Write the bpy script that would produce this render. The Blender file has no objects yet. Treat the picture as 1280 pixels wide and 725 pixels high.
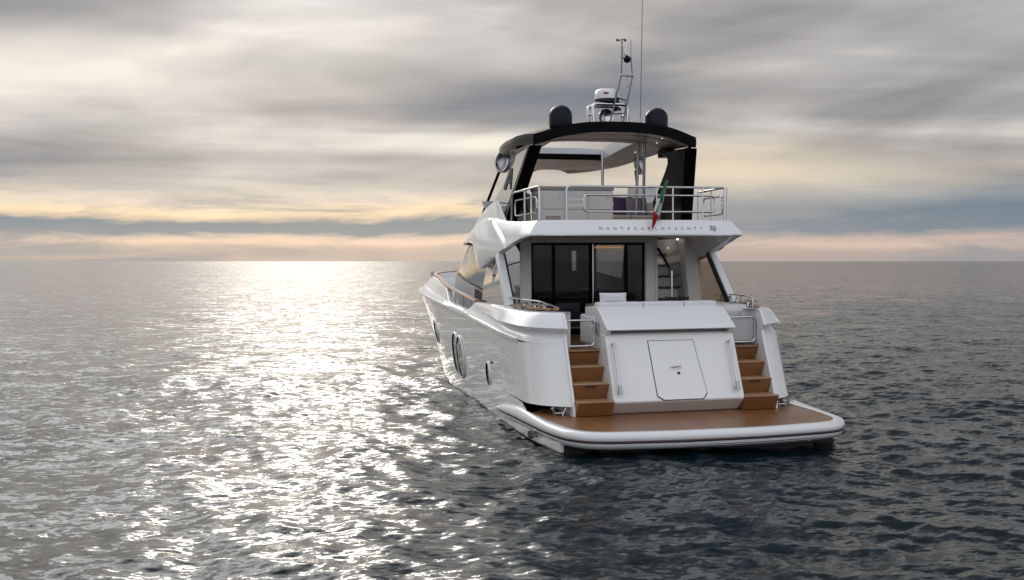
import bpy, bmesh, math, random
import numpy as np
from mathutils import Vector, Matrix, noise as mnoise

R = math.radians
sc = bpy.context.scene
col = sc.collection

# ------------------------------------------------------------------ camera
F_PX = 1343.0
YAW = 0.236                       # camera looks this much to starboard of the bow axis
cam = bpy.data.cameras.new('camera')
cam.sensor_width = 36.0
cam.lens = 36.0 * F_PX / 1280.0
cam.clip_start = 0.1
cam.clip_end = 60000
co = bpy.data.objects.new('camera', cam)
col.objects.link(co)
co.location = (-7.538, -16.937, 3.221)
co.rotation_euler = (R(90) - math.atan(36.0 / F_PX), 0, -YAW)
sc.camera = co

# ------------------------------------------------------------------ sun + sky
SUN_AZ = R(2.6)                   # from +Y towards +X
SUN_EL = R(19.0)
sun = bpy.data.lights.new('sun', 'SUN')
sun.energy = 0.32
sun.angle = R(10)
sun.color = (1.0, 0.93, 0.82)
so = bpy.data.objects.new('sun', sun)
col.objects.link(so)
sd = Vector((math.sin(SUN_AZ) * math.cos(SUN_EL), math.cos(SUN_AZ) * math.cos(SUN_EL), math.sin(SUN_EL)))
so.rotation_euler = sd.to_track_quat('Z', 'Y').to_euler()
so.location = (0, 40, 40)

world = bpy.data.worlds.new('World')
sc.world = world
world.use_nodes = True


class NT:
    """small helper for building node trees"""
    def __init__(self, tree):
        self.t = tree
        for n in list(tree.nodes):
            tree.nodes.remove(n)

    def n(self, typ, **kw):
        nd = self.t.nodes.new(typ)
        for k, v in kw.items():
            setattr(nd, k, v)
        return nd

    def link(self, a, b):
        self.t.links.new(a, b)

    def put(self, sock, v):
        if isinstance(v, (int, float)):
            sock.default_value = v
        elif isinstance(v, (tuple, list)):
            v = tuple(v)
            if sock.type == 'RGBA' and len(v) == 3:
                v = v + (1.0,)
            sock.default_value = v
        else:
            self.link(v, sock)

    def m(self, op, a, b=None, c=None, clamp=False):
        nd = self.n('ShaderNodeMath', operation=op)
        nd.use_clamp = clamp
        for i, v in enumerate((a, b, c)):
            if v is not None:
                self.put(nd.inputs[i], v)
        return nd.outputs[0]

    def vec(self, x, y, z):
        nd = self.n('ShaderNodeCombineXYZ')
        for i, v in enumerate((x, y, z)):
            self.put(nd.inputs[i], v)
        return nd.outputs[0]

    def noise(self, vec, scale, detail=4, rough=0.55, dist=0.0, out=0, lac=2.0):
        nd = self.n('ShaderNodeTexNoise')
        nd.noise_dimensions = '3D'
        self.put(nd.inputs['Vector'], vec)
        nd.inputs['Scale'].default_value = scale
        nd.inputs['Detail'].default_value = detail
        nd.inputs['Roughness'].default_value = rough
        nd.inputs['Lacunarity'].default_value = lac
        nd.inputs['Distortion'].default_value = dist
        return nd.outputs[out]

    def ramp(self, fac, stops, interp='LINEAR'):
        nd = self.n('ShaderNodeValToRGB')
        cr = nd.color_ramp
        cr.interpolation = interp
        while len(cr.elements) < len(stops):
            cr.elements.new(0.5)
        for e, (p, c) in zip(cr.elements, stops):
            e.position = p
            if isinstance(c, (int, float)):
                c = (c, c, c)
            e.color = tuple(c) + (1.0,)
        self.put(nd.inputs[0], fac)
        return nd.outputs[0]

    def mix(self, fac, a, b, blend='MIX'):
        nd = self.n('ShaderNodeMix', data_type='RGBA', blend_type=blend)
        self.put(nd.inputs[0], fac)
        self.put(nd.inputs[6], a)
        self.put(nd.inputs[7], b)
        return nd.outputs[2]

    def smooth(self, v, lo, hi):
        nd = self.n('ShaderNodeMapRange', interpolation_type='SMOOTHSTEP')
        self.put(nd.inputs[0], v)
        nd.inputs[1].default_value = lo
        nd.inputs[2].default_value = hi
        return nd.outputs[0]


def s2l(r, g, b):
    f = lambda c: (c / 255 / 12.92) if c / 255 <= 0.04045 else ((c / 255 + 0.055) / 1.055) ** 2.4
    return (f(r), f(g), f(b))


def build_world():
    t = NT(world.node_tree)
    out = t.n('ShaderNodeOutputWorld')
    bg = t.n('ShaderNodeBackground')
    t.link(bg.outputs[0], out.inputs[0])
    bg.inputs[1].default_value = 0.1
    sky = t.n('ShaderNodeTexSky', sky_type='NISHITA')
    sky.sun_disc = False
    sky.sun_elevation = SUN_EL
    sky.sun_rotation = SUN_AZ
    tc = t.n('ShaderNodeTexCoord')
    sep = t.n('ShaderNodeSeparateXYZ')
    t.link(tc.outputs['Generated'], sep.inputs[0])
    x, y, z = sep.outputs
    az = t.m('MULTIPLY', t.m('ARCTAN2', x, y), 57.2958)            # degrees from the bow axis
    el = t.m('MULTIPLY', t.m('ARCSINE', z), 57.2958)               # degrees
    elp = t.m('MAXIMUM', el, 0.0)
    # cloud sheet seen in perspective
    zz = t.m('ADD', t.m('MAXIMUM', z, 0.0), 0.075)
    cu = t.m('DIVIDE', x, zz)
    cv = t.m('DIVIDE', y, zz)
    P = t.vec(t.m('MULTIPLY', cu, 0.42), t.m('MULTIPLY', cv, 0.85), 3.7)
    n_big = t.noise(P, 0.55, 3, 0.5, 0.6)
    n_mid = t.noise(P, 1.0, 6, 0.48, 0.6)
    # long soft streaks directly in sky angles
    PA = t.vec(t.m('MULTIPLY', az, 0.042), t.m('SUBTRACT', t.m('MULTIPLY', el, 0.15), t.m('MULTIPLY', az, 0.014)), 8.3)
    n_str = t.noise(PA, 1.5, 6, 0.45, 0.5)
    n_str2 = t.noise(PA, 0.8, 3, 0.5, 0.4)
    d = t.m('ADD', t.m('MULTIPLY', n_big, 0.34), t.m('MULTIPLY', n_mid, 0.28))
    d = t.m('ADD', d, t.m('MULTIPLY', n_str, 0.30))
    d = t.m('ADD', d, t.m('MULTIPLY', n_str2, 0.16))
    # the sheet thickens to starboard
    d = t.m('SUBTRACT', d, t.m('MULTIPLY', t.smooth(az, -2.0, 40.0), 0.045))
    cl = t.ramp(d, [(0.415, s2l(98, 107, 122)), (0.462, s2l(129, 131, 138)), (0.505, s2l(160, 157, 156)),
                    (0.548, s2l(186, 183, 181)), (0.615, s2l(238, 230, 218))], 'LINEAR')
    # the veiled sun brightens the sheet round it
    dot = t.n('ShaderNodeVectorMath', operation='DOT_PRODUCT')
    t.link(tc.outputs['Generated'], dot.inputs[0])
    dot.inputs[1].default_value = sd
    ang = t.m('MULTIPLY', t.m('ARCCOSINE', dot.outputs['Value']), 57.2958)
    halo = t.m('POWER', t.m('SUBTRACT', 1.0, t.m('DIVIDE', ang, 32.0, clamp=True)), 1.6)
    core = t.m('POWER', t.m('SUBTRACT', 1.0, t.m('DIVIDE', ang, 10.0, clamp=True)), 1.5)
    glow = t.m('ADD', t.m('MULTIPLY', halo, 0.42), t.m('MULTIPLY', core, 1.1))
    cl = t.mix(1.0, cl, t.mix(1.0, t.vec(glow, glow, glow), (0.25, 0.246, 0.244), 'MULTIPLY'), 'ADD')
    # a torn, glowing patch just under the veiled sun
    tx_ = t.m('DIVIDE', t.m('SUBTRACT', az, math.degrees(SUN_AZ)), 4.5)
    ty_ = t.m('DIVIDE', t.m('SUBTRACT', el, 14.6), 1.9)
    tear = t.m('POWER', 2.718, t.m('MULTIPLY', t.m('ADD', t.m('MULTIPLY', tx_, tx_), t.m('MULTIPLY', ty_, ty_)), -1.0))
    tear = t.m('MULTIPLY', tear, t.m('ADD', 0.3, n_mid))
    cl = t.mix(1.0, cl, t.mix(1.0, t.vec(tear, tear, tear), (0.62, 0.6, 0.57), 'MULTIPLY'), 'ADD')
    # the thin, bright part of the sheet in front of the sun
    daz = t.m('DIVIDE', t.m('SUBTRACT', az, math.degrees(SUN_AZ) - 15.0), 30.0)
    gz = t.m('POWER', 2.718, t.m('MULTIPLY', t.m('MULTIPLY', daz, daz), -1.0))
    ge = t.m('MULTIPLY', t.smooth(el, 13.0, 24.0), t.m('SUBTRACT', 1.0, t.smooth(el, 38.0, 62.0)))
    g2 = t.m('MULTIPLY', t.m('MULTIPLY', gz, ge), t.m('ADD', 0.5, n_mid))
    # away from the sun and high up the sheet is thicker and evenly bright
    up = t.smooth(el, 32.0, 62.0)
    cl = t.mix(up, cl, t.mix(n_mid, s2l(200, 208, 220), s2l(240, 243, 248)))
    back = t.smooth(ang, 60.0, 120.0)
    cl = t.mix(1.0, cl, t.mix(1.0, t.vec(g2, g2, g2), (3.3, 3.25, 3.15), 'MULTIPLY'), 'ADD')
    thick = t.m('MULTIPLY', t.m('MULTIPLY', t.smooth(az, -4.0, 24.0), t.smooth(el, 13.0, 22.0)), t.m('SUBTRACT', 1.0, t.smooth(el, 58.0, 80.0)))
    thick = t.m('MULTIPLY', thick, t.m('SUBTRACT', 1.0, back))
    cl = t.mix(t.m('MULTIPLY', thick, 0.8), cl, s2l(64, 74, 86))
    # low bands over the horizon
    wob = t.m('MULTIPLY', t.m('SUBTRACT', t.noise(t.vec(t.m('MULTIPLY', az, 0.05), t.m('MULTIPLY', el, 0.25), 1.3), 2.2, 5, 0.6, 0.4), 0.5), 2.4)
    elw = t.m('ADD', el, t.m('MULTIPLY', wob, t.m('MULTIPLY', elp, 0.42, clamp=True)))
    bl = t.ramp(t.m('DIVIDE', elw, 6.0, clamp=True),
                [(0.0, s2l(188, 179, 174)), (0.075, s2l(185, 176, 171)), (0.125, s2l(203, 186, 174)),
                 (0.17, s2l(241, 211, 190)), (0.205, s2l(212, 195, 183)), (0.24, s2l(126, 142, 155)),
                 (0.325, s2l(116, 135, 150)), (0.36, s2l(198, 184, 168)), (0.42, s2l(251, 225, 188)),
                 (0.52, s2l(233, 218, 200)), (0.66, s2l(196, 188, 182)), (1.0, s2l(180, 172, 168))])
    br = t.ramp(t.m('DIVIDE', elw, 6.0, clamp=True),
                [(0.0, s2l(172, 164, 162)), (0.08, s2l(182, 168, 162)), (0.15, s2l(214, 191, 177)),
                 (0.22, s2l(198, 178, 170)), (0.28, s2l(122, 136, 150)), (0.42, s2l(112, 129, 145)),
                 (0.55, s2l(140, 148, 156)), (0.68, s2l(186, 180, 172)), (0.8, s2l(214, 202, 182)), (1.0, s2l(196, 188, 176))])
    low = t.mix(t.smooth(az, 14.0, 27.0), bl, br)
    gap = t.noise(t.vec(t.m('MULTIPLY', az, 0.05), t.m('MULTIPLY', el, 0.35), 5.5), 1.3, 7, 0.62, 0.4)
    low = t.mix(t.m('MULTIPLY', t.smooth(gap, 0.44, 0.62), 0.85), low, s2l(146, 150, 157))
    # a cream break in the clouds to starboard
    bx_ = t.m('DIVIDE', t.m('SUBTRACT', az, 24.5), 6.5)
    by_ = t.m('DIVIDE', t.m('SUBTRACT', elw, 4.9), 1.25)
    brk = t.m('POWER', 2.718, t.m('MULTIPLY', t.m('ADD', t.m('MULTIPLY', bx_, bx_), t.m('MULTIPLY', by_, by_)), -1.0))
    near = t.m('ADD', t.smooth(el, 2.4, 6.0), 0.0)
    cl = t.mix(near, low, cl)
    cl = t.mix(t.m('MULTIPLY', brk, t.m('ADD', 0.35, n_str), clamp=True), cl, s2l(240, 222, 196))
    # astern: an open, evenly bright overcast
    bk = t.mix(n_mid, s2l(222, 230, 244), s2l(255, 255, 255))
    bk = t.mix(t.smooth(el, 0.0, 8.0), s2l(205, 208, 214), bk)
    bk = t.mix(1.0, bk, t.mix(t.smooth(el, 30.0, 60.0), (1.1, 1.1, 1.1), (1.0, 1.0, 1.0)), 'MULTIPLY')
    cl = t.mix(back, cl, bk)
    cl = t.mix(1.0, cl, (10.0, 10.0, 10.0), 'MULTIPLY')
    fin = t.mix(0.96, sky.outputs[0], cl)
    t.link(fin, bg.inputs[0])


build_world()
sc.view_settings.view_transform = 'Standard'
sc.view_settings.look = 'None'
sc.view_settings.exposure = 0.0
sc.view_settings.gamma = 1.0
sc.cycles.use_denoising = True
sc.cycles.denoising_input_passes = 'RGB_ALBEDO_NORMAL'
sc.cycles.denoising_prefilter = 'ACCURATE'
sc.cycles.sample_clamp_indirect = 3.0
sc.cycles.max_bounces = 8
sc.cycles.caustics_reflective = False
sc.cycles.caustics_refractive = False


# ------------------------------------------------------------------ materials
def new_mat(name):
    m = bpy.data.materials.new(name)
    m.use_nodes = True
    return m, NT(m.node_tree)


def principled(name, base, rough=0.4, metal=0.0, coat=0.0, vary=0.0, vscale=3.0, ior=1.5, bump=0.0, bscale=60.0, rvary=0.0, spec=0.5):
    m, t = new_mat(name)
    out = t.n('ShaderNodeOutputMaterial')
    p = t.n('ShaderNodeBsdfPrincipled')
    t.link(p.outputs[0], out.inputs[0])
    p.inputs['Metallic'].default_value = metal
    p.inputs['Roughness'].default_value = rough
    p.inputs['Coat Weight'].default_value = coat
    p.inputs['Coat Roughness'].default_value = 0.03
    p.inputs['IOR'].default_value = ior
    p.inputs['Specular IOR Level'].default_value = spec
    tc = t.n('ShaderNodeTexCoord')
    if vary > 0:
        nz = t.noise(tc.outputs['Object'], vscale, 5, 0.6)
        a = tuple(c * (1 - vary) for c in base)
        b = tuple(min(1, c * (1 + vary)) for c in base)
        t.link(t.ramp(nz, [(0.3, a), (0.7, b)]), p.inputs['Base Color'])
        if rvary > 0:
            t.link(t.m('ADD', rough - rvary / 2, t.m('MULTIPLY', nz, rvary)), p.inputs['Roughness'])
    else:
        p.inputs['Base Color'].default_value = tuple(base) + (1,)
    if bump > 0:
        b = t.n('ShaderNodeBump')
        b.inputs['Strength'].default_value = bump
        b.inputs['Distance'].default_value = 0.01
        t.link(t.noise(tc.outputs['Object'], bscale, 4, 0.6), b.inputs['Height'])
        t.link(b.outputs[0], p.inputs['Normal'])
    return m


M = {}
M['gel'] = principled('white_gelcoat', (0.80, 0.80, 0.805), 0.22, 0, 0.6, vary=0.02, vscale=0.8, rvary=0.1)
M['gel_matt'] = principled('white_panel', (0.82, 0.815, 0.81), 0.4, 0, 0.1, vary=0.02, vscale=2)
M['nonskid'] = principled('pale_nonskid', (0.62, 0.62, 0.63), 0.7, vary=0.04, vscale=8, bump=0.3)
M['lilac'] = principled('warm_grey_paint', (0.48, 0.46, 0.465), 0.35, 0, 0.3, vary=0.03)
M['black'] = principled('black_gloss', (0.004, 0.004, 0.005), 0.16, 0, 0.0, spec=0.04)
M['rubber'] = principled('black_rubber', (0.012, 0.012, 0.012), 0.6)
M['navy'] = principled('dark_navy_gloss', (0.006, 0.009, 0.016), 0.22, 0, 0.0, spec=0.16)
M['steel'] = principled('stainless_steel', (0.56, 0.56, 0.57), 0.16, 1.0, vary=0.05, vscale=12)
M['dull_steel'] = principled('dull_steel', (0.40, 0.40, 0.42), 0.35, 1.0)
M['soffit'] = principled('grey_headliner', (0.68, 0.70, 0.73), 0.3, 0, 0.1, vary=0.03)
M['leg_grey'] = principled('smoked_grey_panel', (0.13, 0.13, 0.135), 0.12, 0, 0.6)
M['mast_steel'] = principled('dark_steel', (0.16, 0.16, 0.165), 0.3, 1.0)
M['grey'] = principled('light_grey_laminate', (0.56, 0.55, 0.545), 0.45, vary=0.02)
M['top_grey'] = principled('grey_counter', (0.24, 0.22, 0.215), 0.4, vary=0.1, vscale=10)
M['cushion'] = principled('grey_white_vinyl', (0.66, 0.66, 0.68), 0.6, vary=0.03, vscale=6, bump=0.15, bscale=30)
M['fabric_beige'] = principled('beige_fabric', (0.46, 0.42, 0.38), 0.85, vary=0.06, vscale=9, bump=0.3, bscale=80)
M['fabric_purple'] = principled('purple_fabric', (0.085, 0.045, 0.13), 0.85, vary=0.12, vscale=9, bump=0.3, bscale=80)
M['fabric_mauve'] = principled('mauve_grey_fabric', (0.27, 0.235, 0.27), 0.85, vary=0.06, vscale=9, bump=0.3, bscale=80)
M['fabric_black'] = principled('black_fabric', (0.012, 0.012, 0.013), 0.8)
M['copper'] = principled('brown_pinstripe', (0.17, 0.075, 0.04), 0.4)
M['wood_dark'] = principled('dark_walnut', (0.07, 0.03, 0.017), 0.35, 0, 0.2, vary=0.2, vscale=8)
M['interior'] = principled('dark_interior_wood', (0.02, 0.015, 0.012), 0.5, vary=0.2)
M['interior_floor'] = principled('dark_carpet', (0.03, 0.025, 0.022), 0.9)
M['bronze'] = principled('brown_tint_panel', (0.10, 0.07, 0.055), 0.25, 0, 0.3)
M['green'] = principled('flag_green', (0.02, 0.17, 0.055), 0.8)
M['white_cloth'] = principled('flag_white', (0.62, 0.62, 0.63), 0.8)
M['red'] = principled('flag_red', (0.33, 0.012, 0.018), 0.8)
M['flag_blue'] = principled('flag_emblem_blue', (0.02, 0.05, 0.2), 0.8)
M['letter'] = principled('dark_lettering', (0.12, 0.12, 0.125), 0.3, 0.5)


def teak(name, axis='Y', col_a=(0.135, 0.055, 0.019), col_b=(0.29, 0.127, 0.047), w=0.06, rough=0.33):
    m, t = new_mat(name)
    out = t.n('ShaderNodeOutputMaterial')
    p = t.n('ShaderNodeBsdfPrincipled')
    t.link(p.outputs[0], out.inputs[0])
    tc = t.n('ShaderNodeTexCoord')
    sp = t.n('ShaderNodeSeparateXYZ')
    t.link(tc.outputs['Object'], sp.inputs[0])
    x, y, z = sp.outputs
    a = x if axis == 'Y' else (y if axis == 'X' else z)
    l = y if axis == 'Y' else x
    u = t.m('DIVIDE', a, w)
    cell = t.m('FLOOR', u)
    fr = t.m('FRACT', u)
    wn = t.n('ShaderNodeTexWhiteNoise', noise_dimensions='1D')
    t.link(cell, wn.inputs['W'])
    grain = t.noise(t.vec(t.m('MULTIPLY', a, 60.0), t.m('MULTIPLY', l, 3.0), t.m('MULTIPLY', z, 20.0)), 1.0, 4, 0.6)
    big = t.noise(tc.outputs['Object'], 1.3, 4, 0.6)
    f = t.m('ADD', t.m('MULTIPLY', wn.outputs['Value'], 0.4), t.m('ADD', t.m('MULTIPLY', grain, 0.35), t.m('MULTIPLY', big, 0.35)))
    c = t.mix(f, col_a, col_b)
    seam = t.m('LESS_THAN', t.m('MINIMUM', fr, t.m('SUBTRACT', 1.0, fr)), 0.06)
    c = t.mix(t.m('MULTIPLY', seam, 0.8), c, (0.03, 0.02, 0.015))
    t.link(c, p.inputs['Base Color'])
    t.link(t.m('ADD', rough - 0.12, t.m('MULTIPLY', big, 0.28)), p.inputs['Roughness'])
    p.inputs['Coat Weight'].default_value = 0.0
    return m


M['teak'] = teak('teak_deck')
M['teak_step'] = teak('teak_steps_lit', 'X', (0.36, 0.22, 0.125), (0.47, 0.30, 0.18), 0.06)  # paler copy of the teak: sky light on the treads painted in
M['teak_riser'] = teak('teak_risers', 'X', (0.20, 0.088, 0.03), (0.30, 0.14, 0.053), 0.3)  # darker copy of the same teak, without the painted sky light
M['teak_cap'] = teak('teak_rail', 'Y', (0.30, 0.155, 0.07), (0.40, 0.215, 0.105), 0.3)


def glass(name, tint, f0, f_in=None):
    """thin tinted glass: what is behind shows through, the rest mirrors, more so at a glancing view"""
    m, t = new_mat(name)
    out = t.n('ShaderNodeOutputMaterial')
    mx = t.n('ShaderNodeMixShader')
    tr = t.n('ShaderNodeBsdfTransparent')
    tr.inputs[0].default_value = tuple(tint) + (1,)
    gl = t.n('ShaderNodeBsdfGlossy')
    gl.inputs['Roughness'].default_value = 0.012
    gl.inputs['Color'].default_value = (1, 1, 1, 1)
    geo = t.n('ShaderNodeNewGeometry')
    dt = t.n('ShaderNodeVectorMath', operation='DOT_PRODUCT')
    t.link(geo.outputs['Incoming'], dt.inputs[0])
    t.link(geo.outputs['Normal'], dt.inputs[1])
    c = t.m('SUBTRACT', 1.0, t.m('ABSOLUTE', dt.outputs['Value']), clamp=True)
    f = f0
    if f_in is not None:                      # reflective film on the outer face only
        f = t.m('ADD', f0, t.m('MULTIPLY', geo.outputs['Backfacing'], f_in - f0))
    t.link(t.m('ADD', f, t.m('MULTIPLY', t.m('SUBTRACT', 1.0, f), t.m('POWER', c, 5.0))), mx.inputs[0])
    t.link(tr.outputs[0], mx.inputs[1])
    t.link(gl.outputs[0], mx.inputs[2])
    t.link(mx.outputs[0], out.inputs[0])
    return m


M['door_glass'] = glass('smoked_door_glass', (0.60, 0.62, 0.64), 0.018)
M['side_glass'] = glass('tinted_side_glass', (0.58, 0.60, 0.61), 0.22)
M['wing_glass'] = glass('bronze_wing_glass', (0.46, 0.37, 0.31), 0.40, 0.04)
M['port_glass'] = glass('porthole_glass', (0.05, 0.06, 0.06), 0.22)


def emit(name, c, s):
    m, t = new_mat(name)
    out = t.n('ShaderNodeOutputMaterial')
    e = t.n('ShaderNodeEmission')
    e.inputs[0].default_value = tuple(c) + (1,)
    e.inputs[1].default_value = s
    m.cycles.emission_sampling = 'NONE'
    t.link(e.outputs[0], out.inputs[0])
    return m


M['warm_lamp'] = emit('warm_lamp', (1.0, 0.45, 0.12), 0.9)
M['spot_lamp'] = emit('spot_lamp', (1.0, 0.72, 0.42), 1.2)


def hull_mat():
    m, t = new_mat('hull_gelcoat')
    out = t.n('ShaderNodeOutputMaterial')
    p = t.n('ShaderNodeBsdfPrincipled')
    t.link(p.outputs[0], out.inputs[0])
    tc = t.n('ShaderNodeTexCoord')
    sp = t.n('ShaderNodeSeparateXYZ')
    t.link(tc.outputs['Object'], sp.inputs[0])
    nz = t.noise(tc.outputs['Object'], 0.9, 4, 0.6)
    c = t.ramp(nz, [(0.3, (0.76, 0.76, 0.755)), (0.7, (0.80, 0.80, 0.80))])
    boot = t.m('LESS_THAN', sp.outputs[2], 0.035)
    c = t.mix(boot, c, (0.03, 0.03, 0.035))
    t.link(c, p.inputs['Base Color'])
    p.inputs['Roughness'].default_value = 0.07
    p.inputs['Coat Weight'].default_value = 1.0
    p.inputs['Coat Roughness'].default_value = 0.02
    return m


M['hull'] = hull_mat()


def water_mat():
    m, t = new_mat('sea_water')
    out = t.n('ShaderNodeOutputMaterial')
    # a calm glassy film and a film roughened by ripples too small to see one by one
    lobes = []
    for rough in (0.075, 0.28):
        p = t.n('ShaderNodeBsdfPrincipled')
        p.inputs['Base Color'].default_value = (0.002, 0.010, 0.014, 1)
        p.inputs['IOR'].default_value = 1.333
        p.inputs['Roughness'].default_value = rough
        lobes.append(p)
    mx = t.n('ShaderNodeMixShader')
    mx.inputs[0].default_value = 0.34
    t.link(lobes[0].outputs[0], mx.inputs[1])
    t.link(lobes[1].outputs[0], mx.inputs[2])
    t.link(mx.outputs[0], out.inputs[0])
    tc = t.n('ShaderNodeTexCoord')
    geo = t.n('ShaderNodeNewGeometry')
    P = tc.outputs['Object']
    # small ripples as slopes of the surface (the mesh carries the larger waves)
    mp = t.n('ShaderNodeMapping')
    mp.inputs['Rotation'].default_value = (0, 0, R(24))
    mp.inputs['Scale'].default_value = (0.55, 1.0, 1.0)
    t.link(P, mp.inputs[0])
    V = mp.outputs[0]

    def slope(scale, k, detail, z):
        nd = t.n('ShaderNodeTexNoise')
        sh = t.n('ShaderNodeVectorMath', operation='ADD')
        t.link(V, sh.inputs[0])
        sh.inputs[1].default_value = (z, z * 1.7, z)
        t.link(sh.outputs[0], nd.inputs['Vector'])
        nd.inputs['Scale'].default_value = scale
        nd.inputs['Detail'].default_value = detail
        nd.inputs['Roughness'].default_value = 0.6
        sb = t.n('ShaderNodeVectorMath', operation='SUBTRACT')
        t.link(nd.outputs['Color'], sb.inputs[0])
        sb.inputs[1].default_value = (0.5, 0.5, 0.5)
        ml = t.n('ShaderNodeVectorMath', operation='MULTIPLY')
        t.link(sb.outputs[0], ml.inputs[0])
        ml.inputs[1].default_value = (k * 0.8, k * 1.15, 0)
        return ml.outputs[0]
    # wind patches: calmer and rougher areas
    patch = t.noise(P, 0.035, 3, 0.5)
    patch = t.m('ADD', 0.6, t.m('MULTIPLY', patch, 0.8))
    s1 = slope(9.0, 0.85, 3, 0.0)
    s2 = slope(2.6, 0.85, 5, 11.3)
    s3 = slope(0.6, 0.40, 4, 31.0)
    a1 = t.n('ShaderNodeVectorMath', operation='ADD')
    t.link(s1, a1.inputs[0])
    t.link(s2, a1.inputs[1])
    a2 = t.n('ShaderNodeVectorMath', operation='ADD')
    t.link(a1.outputs[0], a2.inputs[0])
    t.link(s3, a2.inputs[1])
    sc_ = t.n('ShaderNodeVectorMath', operation='SCALE')
    t.link(a2.outputs[0], sc_.inputs[0])
    t.link(patch, sc_.inputs['Scale'])
    ad = t.n('ShaderNodeVectorMath', operation='ADD')
    t.link(geo.outputs['Normal'], ad.inputs[0])
    t.link(sc_.outputs[0], ad.inputs[1])
    nm = t.n('ShaderNodeVectorMath', operation='NORMALIZE')
    t.link(ad.outputs[0], nm.inputs[0])
    for p in lobes:
        t.link(nm.outputs[0], p.inputs['Normal'])
    return m


M['water'] = water_mat()


# ------------------------------------------------------------------ mesh helpers
def catmull(pts, n=6, closed=False):
    pts = [Vector(p) for p in pts]
    if len(pts) < 3:
        return pts
    out = []
    N = len(pts)
    rng = range(N) if closed else range(N - 1)
    for i in rng:
        p1, p2 = pts[i], pts[(i + 1) % N]
        p0 = pts[i - 1] if (closed or i > 0) else p1 * 2 - p2
        p3 = pts[(i + 2) % N] if (closed or i + 2 < N) else p2 * 2 - p1
        for k in range(n):
            u = k / n
            out.append(0.5 * ((2 * p1) + (p2 - p0) * u + (2 * p0 - 5 * p1 + 4 * p2 - p3) * u * u + (3 * p1 - p0 - 3 * p2 + p3) * u ** 3))
    if not closed:
        out.append(pts[-1])
    return out


def round_path(pts, r, n=5, closed=False):
    """polyline with rounded corners"""
    pts = [Vector(p) for p in pts]
    out = []
    N = len(pts)
    for i in range(N):
        if not closed and i in (0, N - 1):
            out.append(pts[i])
            continue
        p, a, b = pts[i], pts[i - 1], pts[(i + 1) % N]
        da, db = (a - p), (b - p)
        rr = min(r, da.length * 0.45, db.length * 0.45)
        s, e = p + da.normalized() * rr, p + db.normalized() * rr
        for k in range(n + 1):
            u = k / n
            out.append((1 - u) ** 2 * s + 2 * u * (1 - u) * p + u * u * e)
    return out


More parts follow.
